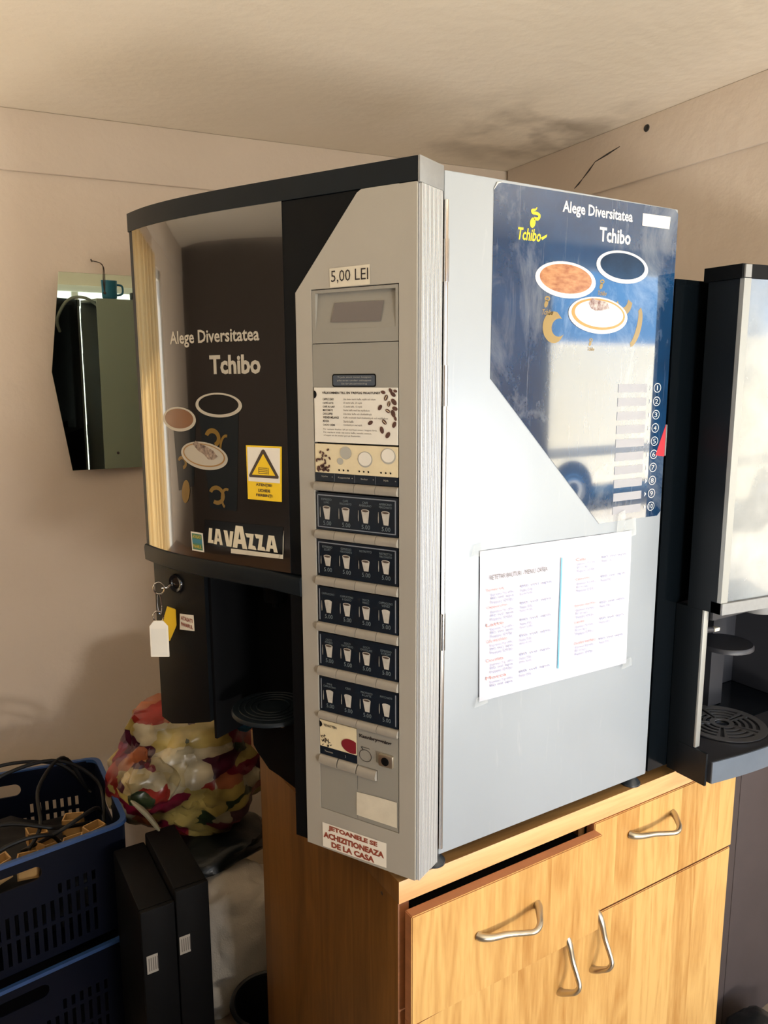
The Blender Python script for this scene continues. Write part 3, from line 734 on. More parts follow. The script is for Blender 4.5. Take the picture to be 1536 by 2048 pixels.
# fluted strip at the hinge end
bm = B(); N_ = 16; prof = []
for i in range(N_):
    w = 0.003 + (0.0525 - 0.003) * i / N_; q_ = (0.0525 - 0.003) / N_; prof += [(0.0008, w), (-0.0028, w + q_ * .08), (-0.0033, w + q_ * .36), (-0.0028, w + q_ * .64), (0.0008, w + q_ * .72)]
prof.append((0.0008, 0.0525)); N_ = len(prof) - 1
A_ = [bm.verts.new(DP(s, w, -0.006)) for s, w in prof]; Bv = [bm.verts.new(DP(s, w, 0.874)) for s, w in prof]
for i in range(N_): bm.faces.new((A_[i], A_[i + 1], Bv[i + 1], Bv[i]))
bk0 = [bm.verts.new(DP(.0018, .003, -.006)), bm.verts.new(DP(.0018, .0525, -.006)), bm.verts.new(DP(.0018, .0525, .874)), bm.verts.new(DP(.0018, .003, .874))]
bm.faces.new((bk0[0], bk0[1], bk0[2], bk0[3])); bm.faces.new([bk0[1], bk0[0]] + A_); bm.faces.new([bk0[3], bk0[2]] + Bv[::-1])
obj('fluted_strip', fixn(bm), m_alu, door, 'white fluted aluminium strip', angle=5)
# grey control panel around the display opening
bm = B(); O1 = 0.002
sheet(bm, 0.0019, 0.0255, -0.006, 0.8755, O1, -0.011)
sheet(bm, 0.0255, 0.1530, 0.765, sl, O1, -0.011, n=20)
sheet(bm, 0.1530, 0.1775, -0.006, sl, O1, -0.011, n=4)
sheet(bm, 0.0255, 0.1530, -0.006, 0.0552, O1, -0.011)
cp = obj('control_panel', fixn(bm), m_grey, door, 'light grey control panel with slanted top edge')
bm = B(); sheet(bm, 0.0256, 0.1529, 0.0553, 0.7649, -0.006, -0.0115); obj('panel_recess', fixn(bm), m_black2, door)
bm = B(); O2 = 0.0016; g = 0.0012
sheet(bm, 0.0267, 0.0305, 0.6985, 0.7638, O2, -0.0058, n=1); sheet(bm, 0.1468, 0.1522, 0.6985, 0.7638, O2, -0.0058, n=1)
sheet(bm, 0.0305, 0.1468, 0.7598, 0.7638, O2, -0.0058); sheet(bm, 0.0305, 0.1468, 0.6985, 0.7150, O2, -0.0058)
P8 = [DS(.0305, .7150, O2 - .0002), DS(.0305, .7598, -.0040), DS(.1468, .7598, -.0040), DS(.1468, .7150, O2 - .0002)]
vs = [bm.verts.new(p) for p in P8]; bm.faces.new(vs)
bez = obj('display_bezel', fixn(bm), m_grey2, door)
bm = B()
def lcdF(u, v, off):
    t = (v - .7150) / (.7598 - .7150); w = wv(u) + (O2 - .0002) * (1 - t) + (-.0040) * t
    return DP(u, w + off, v)
poly_add(bm, [(.0480, .7465), (.1190, .7472), (.1240, .7240), (.0515, .7226)], lcdF, .0012); obj('display', bm, m_lcd, door, 'dark grey slanted display')
bm = B(); sheet(bm, 0.0267, 0.1522, 0.6435, 0.6975, 0.0018, -0.0058); obj('blank_plate', fixn(bm), m_grey2, door)
bm = B(); V, Fs = rrect(.0574, .1222, .6440, .6600, .003), None; poly_add(bm, V, DS, .0022, STEP); obj('black_label', bm, m_black2, door)
bm = B(); poly_add(bm, rrect(.0590, .1206, .6455, .6585, .002), DS, .0025, STEP); lb = obj('black_label', bm, mat('label_slate', (70, 78, 88), .35), door)
for a_ in (('Tryck start innan koppen', .114, .064, .6545, .6570), ('placeras under utloppet', .114, .064, .6505, .6530), ('Se bruksanvisning', .108, .070, .6465, .6490)):
    bm = B(); text_add(bm, *a_, DS, .0028); obj('lettering', bm, m_greyprint, door)
# welcome card
bm = B(); sheet(bm, 0.0274, 0.1506, 0.5735, 0.6432, 0.0024, -0.0058); obj('welcome_card', fixn(bm), m_white, door, 'white card with coffee beans')
def row_text(b, L, off=.0028, bold=0.0):
    for t, a0, a1, z0, z1 in L: text_add(b, t, a0, a1, z0, z1, DS, off, bold, 0, STEP)
bm = B(); row_text(bm, [('VÄLKOMMEN TILL EN TREVLIG FIKASTUND!', .138, .0515, .6352, .6386)], bold=.03)
names = ['CAPPUCCINO', 'CAFFÈ LATTE', 'CAFÉ AU LAIT', 'MACCHIATO', 'CHOCOFFEE', 'WIENER MELANGE', 'MOCKA', 'CACAO CRÈME']
desc = ['Lika delar starkt kaffe, mjölk och skum', '⅓ starkt kaffe, ⅔ mjölk', '½ starkt kaffe, ½ mjölk', 'Starkt kaffe med lite mjölkskum', 'Lika delar kaffe och chokladdryck', 'Kaffe smaksatt med chokladdryck och mjölkskum', 'Starkt kaffe', 'Chokladdryck med mjölk']
wn_ = [.017, .0165, .0185, .0155, .015, .0245, .0095, .0185]; wd_ = [.0475, .028, .028, .039, .042, .065, .015, .028]
L1 = []; L2 = []
for k in range(8):
    z = .6285 - k * .0046
    L1.append((names[k], .1370, .1370 - wn_[k], z - .0014, z + .0014)); L2.append((desc[k].replace('⅓', '1/3').replace('⅔', '2/3').replace('½', '1/2'), .1055, .1055 - wd_[k], z - .0016, z + .0014))
row_text(bm, L1, bold=.02); obj('lettering', bm, m_ink, door)
bm = B(); L2 += [('För varmare drycker, fyll på med hett vatten i koppen först.', .1365, .0560, .5890, .5915), ('För starkare smak välj extra kaffe, minska vattnet,', .1365, .0640, .5850, .5875), ('vi hoppas att det smakar gott på fikastunden.', .1365, .0800, .5812, .5837)]
row_text(bm, L2); obj('lettering', bm, m_ink2, door)
bm = B(); poly_add(bm, [(.1506, .6395)] + [(.1506 - .0042 * math.cos(math.radians(a)), .6345 + .005 * math.sin(math.radians(a))) for a in range(80, -91, -17)] + [(.1506, .6295)], DS, .0029); obj('card_notch', bm, m_black2, door)
def bean(b, s, z, r, rot): poly_add(b, ell(s, z, r, r * .62, 12, rot), DS, .0031)
bm = B()
for s, z, r, a in [(.0470, .6375, .0034, .2), (.0365, .6395, .0034, 1), (.0430, .6310, .0040, 2.0), (.0330, .6350, .0040, .6), (.0300, .6390, .0028, .2), (.0320, .6260, .0048, .8), (.0390, .6235, .0036, 1.8), (.0305, .6180, .0040, .3), (.0515, .6190, .0040, -.9), (.0405, .6150, .0036, .5), (.0330, .6120, .0048, 1.2), (.0300, .6060, .0030, 1.2), (.0655, .6000, .0040, -.5), (.0455, .6015, .0040, .7), (.0315, .5985, .0042, -1.1), (.0490, .5915, .0046, 1.3), (.0405, .5855, .0045, -.9)]: bean(bm, s, z, r, a)
obj('printed_beans', bm, m_bean, door)
bm = B()
for s, z, r, a in [(.0430, .6310, .0036, 2.0), (.0390, .6235, .0032, 1.8), (.0405, .6150, .0032, .5), (.0455, .6015, .0036, .7)]: poly_add(bm, ell(s, z, r, .0004, 8, a), DS, .0033)
obj('bean_crease', bm, m_cream, door)
# cup strip card
bm = B(); sheet(bm, 0.0274, 0.1509, 0.5338, 0.5712, 0.0022, -0.0058); obj('cup_card', fixn(bm), m_cream, door, 'cream strip with beans and cups')
bm = B(); sheet(bm, 0.0274, 0.1509, 0.5226, 0.5336, 0.0022, -0.0058); obj('cup_card', fixn(bm), m_print_dark, door)
bm = B()
random.seed(3)
for k in range(26):
    s = random.gauss(.137, .0045); z = .5355 + abs(random.gauss(0, .0065)); bean(bm, min(max(s, .1265), .1490), min(z, .556), .0023, random.random() * 3)
for s, z in [(.1420, .5605), (.1375, .5595), (.1300, .5640), (.1335, .5560), (.1480, .5495), (.1430, .5510), (.1275, .5530)]: bean(bm, s, z, .0023, random.random() * 3)
obj('printed_beans', bm, m_bean, door)
bm = B()
for s, z, r in [(.1030, .5610, .0088), (.1115, .5500, .0048), (.0740, .5540, .0110), (.0405, .5595, .0108)]: poly_add(bm, ell(s, z, r, r * .92, 24), DS, .0027, STEP)
obj('printed_cup', bm, m_greyprint, door)
bm = B()
for s, z, r in [(.0740, .5545, .0096), (.0405, .5602, .0093)]: poly_add(bm, ell(s, z, r, r * .9, 24), DS, .0030, STEP)
obj('printed_milk', bm, m_white, door)
bm = B()
for s0 in (.1130, .0825, .0505):
    for q in range(3): poly_add(bm, ell(s0 - q * .0068, .5385, .0012, .0013, 10), DS, .0030)
obj('strength_dots', bm, m_black2, door)
bm = B(); row_text(bm, [('Styrka', .1410, .1310, 0.5278, 0.5302), ('Koppstorlek', .1150, .0965, 0.5273, 0.5300), ('Socker', .0805, .0700, 0.5278, 0.5302), ('Mjölk', .0470, .0400, 0.5273, 0.5302), ('+', .1250, .1230, 0.5280, 0.5298), ('+', .0945, .0925, 0.5280, 0.5298), ('+', .0630, .0610, 0.5280, 0.5298), ('+', .0310, .0290, 0.5280, 0.5298)]); obj('lettering', bm, m_greyprint, door)
bm = B()
for s in (.1205, .0897, .0587): poly_add(bm, [(s - .0002, .5230), (s + .0002, .5230), (s + .0002, .5332), (s - .0002, .5332)], DS, .0027)
obj('divider_line', bm, m_print_line, door)

# key rows: bulged grey keys, four per row
def key(s0, s1, z0, z1, name='selection_key'):
    b = B(); n = 5; gp = .00035; R = []
    for i in range(n + 1):
        s = s0 + gp + (s1 - s0 - 2 * gp) * i / n
        pr_ = [(z0, .0018), (z0 + (z1 - z0) * .12, .0058), (z0 + (z1 - z0) * .45, .0068), (z0 + (z1 - z0) * .85, .0046), (z1, .0022), (z1, -.005), (z0, -.005)]
        R.append([b.verts.new(DS(s, z, o)) for z, o in pr_])
    for p, q in zip(R, R[1:]):
        for k in range(7): b.faces.new((p[k], p[(k + 1) % 7], q[(k + 1) % 7], q[k]))
    b.faces.new(R[0]); b.faces.new(R[-1][::-1]); return obj(name, fixn(b), m_key, door, angle=50)
KB = [(.5096, .5215), (.4450, .4570), (.3812, .3940), (.3170, .3300), (.2535, .2670), (.1905, .2015)]
for z0, z1 in KB:
    for q in range(4):
        s1 = .1522 - q * .0314; key(s1 - .0314, s1, z0, z1)
# five menu boards
ROWS = [(.4582, .5076), (.3952, .4440), (.3304, .3796), (.2679, .3154), (.2027, .2521)]
NM = [[('ESPRESSO', 'LUNG'), ('CAFE', 'MACCHIATO'), ('CAFE', 'AMERICANO'), ('AMERICANO', 'MACCHIATO')],
      [('ESPRESSO', 'SCURT'), ('ESPRESSO', 'MACCHIATO'), ('RISTRETTO', ''), ('RISTRETTO', 'MACCHIATO')],
      [('CAPPUCCINO', ''), ('CAPPUCCINO', '& CIOCO'), ('MOCCA', 'MAROC'), ('CAPPUCCINO', 'VIENEZ')],
      [('CIOCO', 'FINESS'), ('CIOCO', 'MACCHIATO'), ('CIOCO', 'CHOCOLATE'), ('ESPRESSO', '& CREAM')],
      [('MINI', 'CAPPUCCINO'), ('CEAI', ''), ('MACCHIATO', '& LAPTE'), ('MACCHIATO', '')]]
m_rowglass = m_print_dark
for ri, (z0, z1) in enumerate(ROWS):
    bm = B(); sheet(bm, .0276, .1512, z0, z1, .0012, -.0058); board = obj('menu_board', fixn(bm), m_rowglass, door)
    bm = B(); t = .0008
    fr = [(.1486, z0 + .003, z1 - .003, 1), (.0310, z0 + .003, z1 - .003, 1)]
    for s, a, b_, _ in fr: poly_add(bm, [(s - t, a), (s + t, a), (s + t, b_), (s - t, b_)], DS, .0016)
    if ri < 2: poly_add(bm, [(.031, z1 - .0042), (.1486, z1 - .0042), (.1486, z1 - .0028), (.031, z1 - .0028)], DS, .0016, STEP)
    if ri == 0: poly_add(bm, [(.031, z0 + .0028), (.1486, z0 + .0028), (.1486, z0 + .0040), (.031, z0 + .0040)], DS, .0016, STEP)
    obj('silver_border', bm, m_print_line, door)
    bt = B(); bc = B(); bi = B(); bs = B()
    for q in range(4):
        sc0 = .1346 - q * .0296 - (.0002 * q); zt = z1 - .0075; a, b_ = NM[ri][q]
        wa = .0022 * len(a) * .92
        text_add(bt, a, sc0 + wa / 2, sc0 - wa / 2, zt - .0028, zt, DS, .0018)
        if b_: wb = .0022 * len(b_) * .92; text_add(bt, b_, sc0 + wb / 2, sc0 - wb / 2, zt - .0066, zt - .0038, DS, .0018)
        text_add(bt, '5.00', sc0 + .0055, sc0 - .0070, z0 + .0062, z0 + .0118, DS, .0018)
        small = (ri == 1 and q in (0, 2)); zc = z0 + (.0300 if not small else .0270); zb = z0 + .0140
        poly_add(bc, [(sc0 + .0060, zc)] + [(sc0 + .0060 * math.cos(math.radians(a_)), zc + .0020 * math.sin(math.radians(a_))) for a_ in range(20, 180, 20)] + [(sc0 - .0060, zc), (sc0 - .0042, zb), (sc0 + .0026, zb)], DS, .0018)
        if not ((ri == 2 and q in (0, 3)) or (ri == 4 and q in (0, 1, 3))): poly_add(bi, ell(sc0, zc - .0002, .0050, .0014, 16), DS, .0021)
        poly_add(bs, [(sc0 + .0106, zb + .002), (sc0 + .0100, zb + .002), (sc0 + .0098, zb + .007), (sc0 + .0101, zc), (sc0 + .0105, zc), (sc0 + .0109, zb + .007)], DS, .0018)
    obj('lettering', bt, m_menutext, door); obj('printed_cup', bc, m_cup, door); obj('printed_coffee', bi, m_cup_in, door); obj('printed_spoon', bs, m_greyprint, door)
# tea card, jug field and small lock
bm = B(); sheet(bm, .0920, .1520, .1500, .1885, .0018, -.0058); obj('tea_card', fixn(bm), m_cream, door)
bm = B(); sheet(bm, .0920, .1520, .1380, .1498, .0018, -.0058); obj('tea_card', fixn(bm), m_print_dark, door)
bm = B(); poly_add(bm, [(max(a_, .0922), b_) for a_, b_ in ell(.1010, .1610, .0150, .0098, 32, .12)], DS, .0024); obj('printed_tea', bm, m_red, door)
bm = B(); row_text(bm, [('TEVATTEN', .1450, .1235, .1805, .1840)], bold=.03); obj('lettering', bm, m_ink, door)
bm = B(); row_text(bm, [('Tevatten', .1440, .1300, .1430, .1455), ('2', .1100, .1085, .1425, .1460)]); obj('lettering', bm, m_greyprint, door)
bm = B()
for k in range(24):
    s = .150 - random.random() * .020; z = .152 + random.random() * .020 * (1 - (.150 - s) / .024); poly_add(bm, ell(s, z, .0022, .0006, 6, random.random() * 3), DS, .0025)
obj('printed_leaves', bm, m_ink, door)
bm = B(); poly_add(bm, [(.1520, .1870)] + [(.1520 - .0045 * math.cos(math.radians(a)), .1825 + .0045 * math.sin(math.radians(a))) for a in range(80, -91, -17)] + [(.1520, .1780)], DS, .0026); obj('card_notch', bm, m_black2, door)
for s1 in (.1522, .1210): key(s1 - .0300, s1, .1230, .1370)
bm = B(); sheet(bm, .0268, .0910, .1372, .1896, .0016, -.0058); sheet(bm, .0268, .0905, .1008, .1220, .0016, -.0058); sheet(bm, .0268, .0590, .1220, .1372, .0016, -.0058)
obj('jug_plate', fixn(bm), m_grey2, door)
key(.0598, .0898, .1215, .1360)
bm = B(); sheet(bm, .0915, .1522, .0560, .1225, .0016, -.0058); sheet(bm, .0268, .0910, .0560, .1006, .0014, -.0058); obj('lower_plate', fixn(bm), m_grey2, door)
bm = B(); row_text(bm, [('Kannbryggning', .0870, .0370, .1768, .1832)], .0022, bold=.04)
ring_add(bm, ell(.0775, .1535, .0098, .0088, 28), ell(.0775, .1535, .0090, .0080, 28), DS, .0022)
poly_add(bm, [(.0845, .1650), (.0815, .1610), (.0808, .1614), (.0835, .1658), (.0705, .1650), (.0705, .1644), (.0826, .1650)], DS, .0022)
obj('lettering', bm, m_ink, door)
bm = B(); box(bm, .0335, .0555, .0000, .0060, .1465, .1640, .002, F=lambda a, b, c: DS(a, c, b)); lk = obj('lock', fixn(bm), m_nickel, door, 'square chrome lock')
bm = B(); lathe(bm, [(0.0, .0005), (.0045, .0005), (.0045, 0), (.0058, 0), (.0058, -.001)], DS(.0445, .1552, .0068), DN, 20); obj('keyhole', bm, m_black2, door)
bm = B(); poly_add(bm, [(.0288, .0622), (.0926, .0624), (.0922, .0968), (.060, .0985), (.0290, .0992)], DS, .0022, STEP); obj('tape_patch', bm, m_oldpaper, door, 'yellowed blank tape patch')
# notices on the door
bm = B(); poly_add(bm, [(.1240, .7883), (.0651, .7893), (.0650, .7660), (.1232, .7655)], DS, .0026, STEP); obj('price_label', bm, m_oldpaper, door, 'price label')
bm = B(); text_add(bm, '5,00 LEI', .1212, .0672, .7698, .7856, DS, .0030, 0, 0, STEP); obj('lettering', bm, m_ink, door)
bm = B(); poly_add(bm, [(.1503, .0338), (.0449, .0349), (.0451, -.0017), (.1502, -.0036)], DS, .0026, STEP); obj('notice_label', bm, m_sticker, door, 'white label in red brown capitals')
for a_ in (('JETOANELE SE', .1400, .0590, .0232, .0322), ('ACHIZITIONEAZA', .1485, .0485, .0112, .0204), ('DE LA CASA', .1350, .0640, -.0006, .0082)):
    bm = B(); row_text(bm, [a_], .0030, bold=.05); obj('lettering', bm, m_brick, door)

# --- curved window film with its prints
bm = B(); sheet(bm, .1965, .5100, .3915, .8765, .0016, -.0118, n=60); win = obj('window_sheet', fixn(bm), m_glasswin, door, 'glossy dark bowed window sheet')
bm = B(); sheet(bm, .5102, .5235, .3915, .8763, .0002, -.0118, n=2); obj('edge_trim', fixn(bm), m_slate, door)
bm = B(); n = 46
prf = [(.3635, .0005), (.3660, .0045), (.3860, .0055), (.3905, .0040), (.3912, .0015), (.3912, -.030), (.3635, -.030)]
R = [[bm.verts.new(DS(.1785 + (.5245 - .1785) * i / n, z + (-.004 if i < 8 else 0) * (1 - i / 8), o)) for z, o in prf] for i in range(n + 1)]
for p, q in zip(R, R[1:]):
    for k in range(len(prf)): bm.faces.new((p[k], p[(k + 1) % len(prf)], q[(k + 1) % len(prf)], q[k]))
bm.faces.new(R[0]); bm.faces.new(R[-1][::-1]); obj('window_rail', fixn(bm), m_slate, door)
WO = .0020
def wpr(name, mt, fn, label=None): b = B(); fn(b); return obj(name, b, mt, door, label)
wpr('lettering', m_window_white, lambda b: text_add(b, 'Alege Diversitatea', .4155, .2388, .6995, .7232, DS, WO, .02, 0, STEP))
wpr('lettering', m_window_white, lambda b: text_add(b, 'Tchibo', .3320, .2380, .6612, .6875, DS, WO, .035, 0, STEP))
# cup bodies, then rims and drinks
wpr('printed_cup', mat('window_print_cup', (30, 34, 36), .06), lambda b: poly_add(b, [(.3600, .612), (.2800, .612), (.2900, .470), (.3420, .470)], DS, WO, STEP))
wpr('printed_cup', MATS['window_print_cup'], lambda b: poly_add(b, [(.4180, .590), (.3660, .592), (.3760, .50), (.4120, .49)], DS, WO, STEP))
def arc_strip(b, cx, cz, rx, rz, t, a0, a1, rot=0, off=WO + .0003):
    o = ell(cx, cz, rx, rz, 24, rot, a0, a1); i = ell(cx, cz, rx - t, rz - t, 24, rot, a0, a1); n_ = len(o)
    flat_add(b, o + i, [(k, k + 1, n_ + k + 1, n_ + k) for k in range(n_ - 1)], DS, off, STEP)
for a_ in ((.3320, .5720, .016, .014, .007, 20, 250), (.3050, .5560, .014, .022, .004, -70, 100), (.3280, .4900, .016, .014, .006, 20, 300), (.3080, .4860, .012, .016, .004, -60, 110), (.4000, .5330, .011, .010, .005, 20, 260)): wpr('printed_emblem', m_olive_print, lambda b: arc_strip(b, *a_))
for a_ in ((.3370, .4340, .010, .018, 20, .3), (.3950, .4900, .009, .018, 20, .2)): wpr('printed_emblem', m_olive_print, lambda b: poly_add(b, ell(*a_), DS, WO + .0003, STEP))
def wcup(cx, cz, rx, rz, drink, inner=.86):
    wpr('printed_cup_rim', m_window_white, lambda b: ring_add(b, ell(cx, cz, rx, rz, 44), ell(cx, cz + rz * .05, rx * inner, rz * (inner - .05), 44), DS, WO + .0008, STEP))
    wpr('printed_drink', drink, lambda b: poly_add(b, ell(cx, cz + rz * .05, rx * inner, rz * (inner - .05), 44), DS, WO + .0006, STEP))
wcup(.3180, .6187, .0455, .0172, mat('window_black_coffee', (34, 32, 30), .08))
wcup(.4030, .5970, .0390, .0180, mat('window_coffee', (122, 84, 56), .2))
wpr('printed_cup_rim', m_window_white, lambda b: poly_add(b, ell(.3515, .5458, .0490, .0200, 44, .06), DS, WO + .0010, STEP))
wpr('printed_drink', mat('window_gold_rim', (150, 112, 60), .3), lambda b: ring_add(b, ell(.3515, .5468, .0440, .0166, 44, .06), ell(.3515, .5470, .0415, .0150, 44, .06), DS, WO + .0013, STEP))
wpr('printed_cocoa', mat('window_cocoa', (78, 56, 48), .4, rgb2=(170, 150, 130), vscale=180), lambda b: poly_add(b, [(.373, .562), (.366, .567), (.357, .563), (.345, .560), (.330, .554), (.322, .546), (.330, .541), (.341, .541), (.350, .548), (.362, .553)], DS, WO + .0014, STEP))
# warning sticker
wpr('warning_sticker', m_yel, lambda b: poly_add(b, [(.2684, .5645), (.2055, .5650), (.2078, .4895), (.2680, .4893)], DS, WO + .0004, STEP), 'yellow hot liquid warning sticker')
wpr('warning_sticker', m_sticker, lambda b: poly_add(b, [(.2660, .5622), (.2082, .5626), (.2100, .5150), (.2658, .5148)], DS, WO + .0007, STEP))
wpr('warning_triangle', m_brownline, lambda b: poly_add(b, [(.2372, .5600), (.2345, .5590), (.2115, .5240), (.2125, .5212), (.2630, .5206), (.2640, .5232), (.2398, .5588)], DS, WO + .0010, STEP))
wpr('warning_triangle', m_yel, lambda b: poly_add(b, [(.2372, .5540), (.2170, .5248), (.2582, .5243)], DS, WO + .0013, STEP))
wpr('warning_symbol', m_brownline, lambda b: ([poly_add(b, [(s, .5262), (s - .0008, .5262), (s - .0008, .5350), (s, .5350)], DS, WO + .0016) for s in (.2460, .2290)], [poly_add(b, [(.2455, z), (.2300, z), (.2300, z + .0008), (.2455, z + .0008)], DS, WO + .0016, STEP) for z in (.5265, .5290, .5315, .5340)]))
for a_ in (('ATENȚIE!', .2520, .2235, .5080, .5130), ('LICHIDE', .2480, .2270, .5010, .5052), ('FIERBINȚI', .2520, .2235, .4935, .4985)): wpr('lettering', m_brownline, lambda b: text_add(b, *a_, DS, WO + .0010, .03, 0, STEP))
# name sticker
wpr('name_sticker', mat('sticker_black', (16, 18, 20), .12), lambda b: poly_add(b, [(.3560, .4517), (.2070, .4551), (.2089, .4160), (.3583, .4137)], DS, WO + .0004, STEP), 'black name sticker')
wpr('name_sticker', m_oldpaper, lambda b: poly_add(b, [(.3040, .4142), (.2072, .4180), (.2060, .4500), (.2056, .4500), (.2085, .4101), (.3043, .4074)], DS, WO + .0003, STEP))
def heavy(b, s0, s1, z0, z1, kind):
    w = s0 - s1; h = z1 - z0
    def q(P): poly_add(b, [(s0 - x * w, z0 + y * h) for x, y in P], DS, WO + .0008, STEP)
    if kind == 'L': q([(0, 0), (1, 0), (1, .22), (.74, .22), (.86, 1), (.26, 1)][:1] + [(1, 0), (.95, .22), (.66, .22), (.86, 1), (.30, 1)])
    if kind == 'A':
        q([(0, 0), (.32, 0), (.37, .20), (.50, .20), (.50, .40), (.42, .40), (.50, .76), (.50, 1), (.26, 1)]); q([(1, 0), (.68, 0), (.63, .20), (.50, .20), (.50, .40), (.58, .40), (.50, .76), (.50, 1), (.74, 1)])
    if kind == 'V': q([(0, 1), (.38, 1), (.53, .34), (.66, 1), (1, 1), (.74, 0), (.24, 0)])
    if kind == 'Z': q([(0, 1), (.80, 1), (.64, .26), (.88, .24), (1, 0), (.24, 0), (.42, .74), (.14, .74)])
m_cream_l = mat('name_letters', (214, 204, 178), .35)
for (kd, a, c_, zz0, zz1) in [('L', .3499, .3378, .4178, .4402), ('A', .3372, .3194, .4172, .4405), ('V', .3166, .2972, .4168, .4400), ('A', .2999, .2720, .4166, .4492), ('Z', .2752, .2550, .4176, .4400), ('Z', .2578, .2380, .4178, .4404), ('A', .2380, .2170, .4180, .4412)]:
    b = B(); heavy(b, a, c_, zz0, zz1, kd); obj('lettering', b, m_cream_l, door)
wpr('small_sticker', m_sticker, lambda b: poly_add(b, [(.3876, .4305), (.3607, .4305), (.3593, .4019), (.3862, .4015)], DS, WO + .0004, STEP), 'small white bordered green sticker')
wpr('small_sticker', m_green, lambda b: poly_add(b, [(.3850, .4282), (.3632, .4282), (.3618, .4042), (.3838, .4038)], DS, WO + .0007, STEP))
wpr('small_sticker', m_teal, lambda b: poly_add(b, [(.3846, .4200), (.3626, .4200), (.3622, .4140), (.3842, .4138)], DS, WO + .0009, STEP))
for a_ in (('ATASATI', .3828, .3645, .4215, .4262), ('PAHARUL', .3822, .3640, .4065, .4115)): wpr('lettering', m_yel, lambda b: text_add(b, *a_, DS, WO + .0011))

# --- lower door: lock block on the left, cup bay, drip tray housing
bm = B(); sheet(bm, .3720, .5130, lambda s: .0925 if s > .478 else .0925 + (.478 - s) * .33, .3640, -.006, ('w', -.010), n=12); obj('lock_block', fixn(bm), m_black, door)
bm = B(); box(bm, .196, .440, -.052, -.046, .095, .3630, F=lambda a, b, c: DP(a, b, c)); box(bm, .3660, .3712, -.0455, .055, .098, .3630, F=lambda a, b, c: DP(a, b, c)); box(bm, .1995, .372, -.046, .030, .3520, .3630, F=lambda a, b, c: DP(a, b, c)); obj('cup_bay', fixn(bm), m_black2, door)
bm = B(); lathe(bm, [(0, 0), (.016, 0), (.018, .006), (.018, .03), (0, .03)], DP(.285, .000, .322), (0, 0, 1), 24); lathe(bm, [(0, -.01), (.005, -.01), (.006, 0), (0, 0)], DP(.285, .000, .322), (0, 0, 1), 12); obj('spout', bm, m_black, door)
bm = B(); lathe(bm, [(0, .006), (.062, .006), (.064, .003), (.064, 0), (0, 0)], DP(.285, .012, .150), (0, 0, 1), 40)
for r in (.052, .043, .034, .025): 
    for k in range(1): tube(bm, [DP(.285, .012, .1568) + Vector((math.cos(a) * r, math.sin(a) * r, 0)) for a in [math.radians(t) for t in range(0, 360, 12)]], .0012, 6, closed=True)
obj('cup_rest', bm, m_slate, door, 'round ribbed cup rest')
bm = B(); prism(bm, [(.334, .150), (.330, .080), (.322, .070), (.298, .0475), (.277, .0425), (.245, .0315), (.197, .018), (.197, .150)], .012, -.028, lambda u, v, d: DP(u, d, v)); fixn(bm)
obj('tray_housing', bm, m_black, door, 'black curved drip tray housing')
bm = B(); box(bm, .262, .286, .012, .017, .127, .141, .0015, F=lambda a, b, c: DP(a, b, c)); obj('latch_plate', fixn(bm), m_nickel, door, 'small bright latch plate')
bm = B(); lathe(bm, [(0, .001), (.0085, .001), (.0095, .003), (.0135, .004), (.0150, .002), (.0155, -.002)], DS(.4400, .3400, -.0055), DN, 30); obj('lock', bm, mat('gloss_black_lock', (20, 20, 22), .12), door, 'round black lock')
bm = B(); poly_add(bm, [(.4354, .2911), (.3998, .2954), (.3993, .2700), (.4379, .2645)], DS, -.0055, STEP); obj('small_sticker', bm, m_sticker, door, 'small white sticker with red brown words')
bm = B(); row_text(bm, [('ATASATI', .4325, .4030, .2820, .2885), ('PAHARUL', .4330, .4030, .2720, .2785)], -.0051, .03); obj('lettering', bm, m_brick, door)

# ------------------------------------------------------------------ keys hanging from the lock of the vending machine
KP = DP(.4600, wv(.46) + .014, .330)
RT = Vector((R_.x, R_.y, 0)).normalized(); ZV = Vector((0, 0, 1)); TW = -Vector((F_.x, F_.y, 0)).normalized()
kr = thing('key_ring', 'key ring with a white and a yellow plastic tag hanging from the round lock', 'keys', KP + Vector((0, 0, -.09)))
c0 = DP(.4665, wv(.4665) + .012, .3305)
bm = B(); tube(bm, [c0 + RT * (.0088 * math.cos(t)) + ZV * (.0095 * math.sin(t)) for t in [2 * math.pi * k / 24 for k in range(24)]], .0011, 8, closed=True); obj('split_ring', bm, m_chrome, kr)
bm = B(); tube(bm, [c0 + RT * .004, c0 + RT * .012 - TW * .004, DS(.4480, .3370, 0)], .0014, 8); obj('key', bm, m_chrome, kr, 'key in the lock')
c1 = c0 - ZV * .0255 - RT * .0005
bm = B(); tube(bm, [c1 + RT * (.0032 * math.cos(t)) + ZV * (.0165 * math.sin(t)) for t in [2 * math.pi * k / 20 for k in range(20)]], .0009, 6, closed=True); obj('chain_link', bm, m_chrome, kr)
c2 = c0 - ZV * .0465 - RT * .0035
bm = B(); tube(bm, [c2 + RT * (.0085 * math.cos(t)) + ZV * (.0090 * math.sin(t)) for t in [2 * math.pi * k / 24 for k in range(24)]], .0010, 8, closed=True); obj('split_ring', bm, m_chrome, kr)
tc_ = c0 - ZV * .0830 - RT * .0030 + TW * .002
TF = lambda u, v, d: tc_ + RT * u + ZV * v + TW * d
bm = B(); prism(bm, [(-.0148, -.029), (.0148, -.029), (.0150, .022), (.0075, .031), (-.0070, .031), (-.0145, .022)], 0, .0025, TF); fixn(bm); bmesh.ops.bevel(bm, geom=list(bm.edges), offset=.0006, segments=1, affect='EDGES')
tg = obj('tag', bm, m_sticker, kr, 'white plastic key tag')
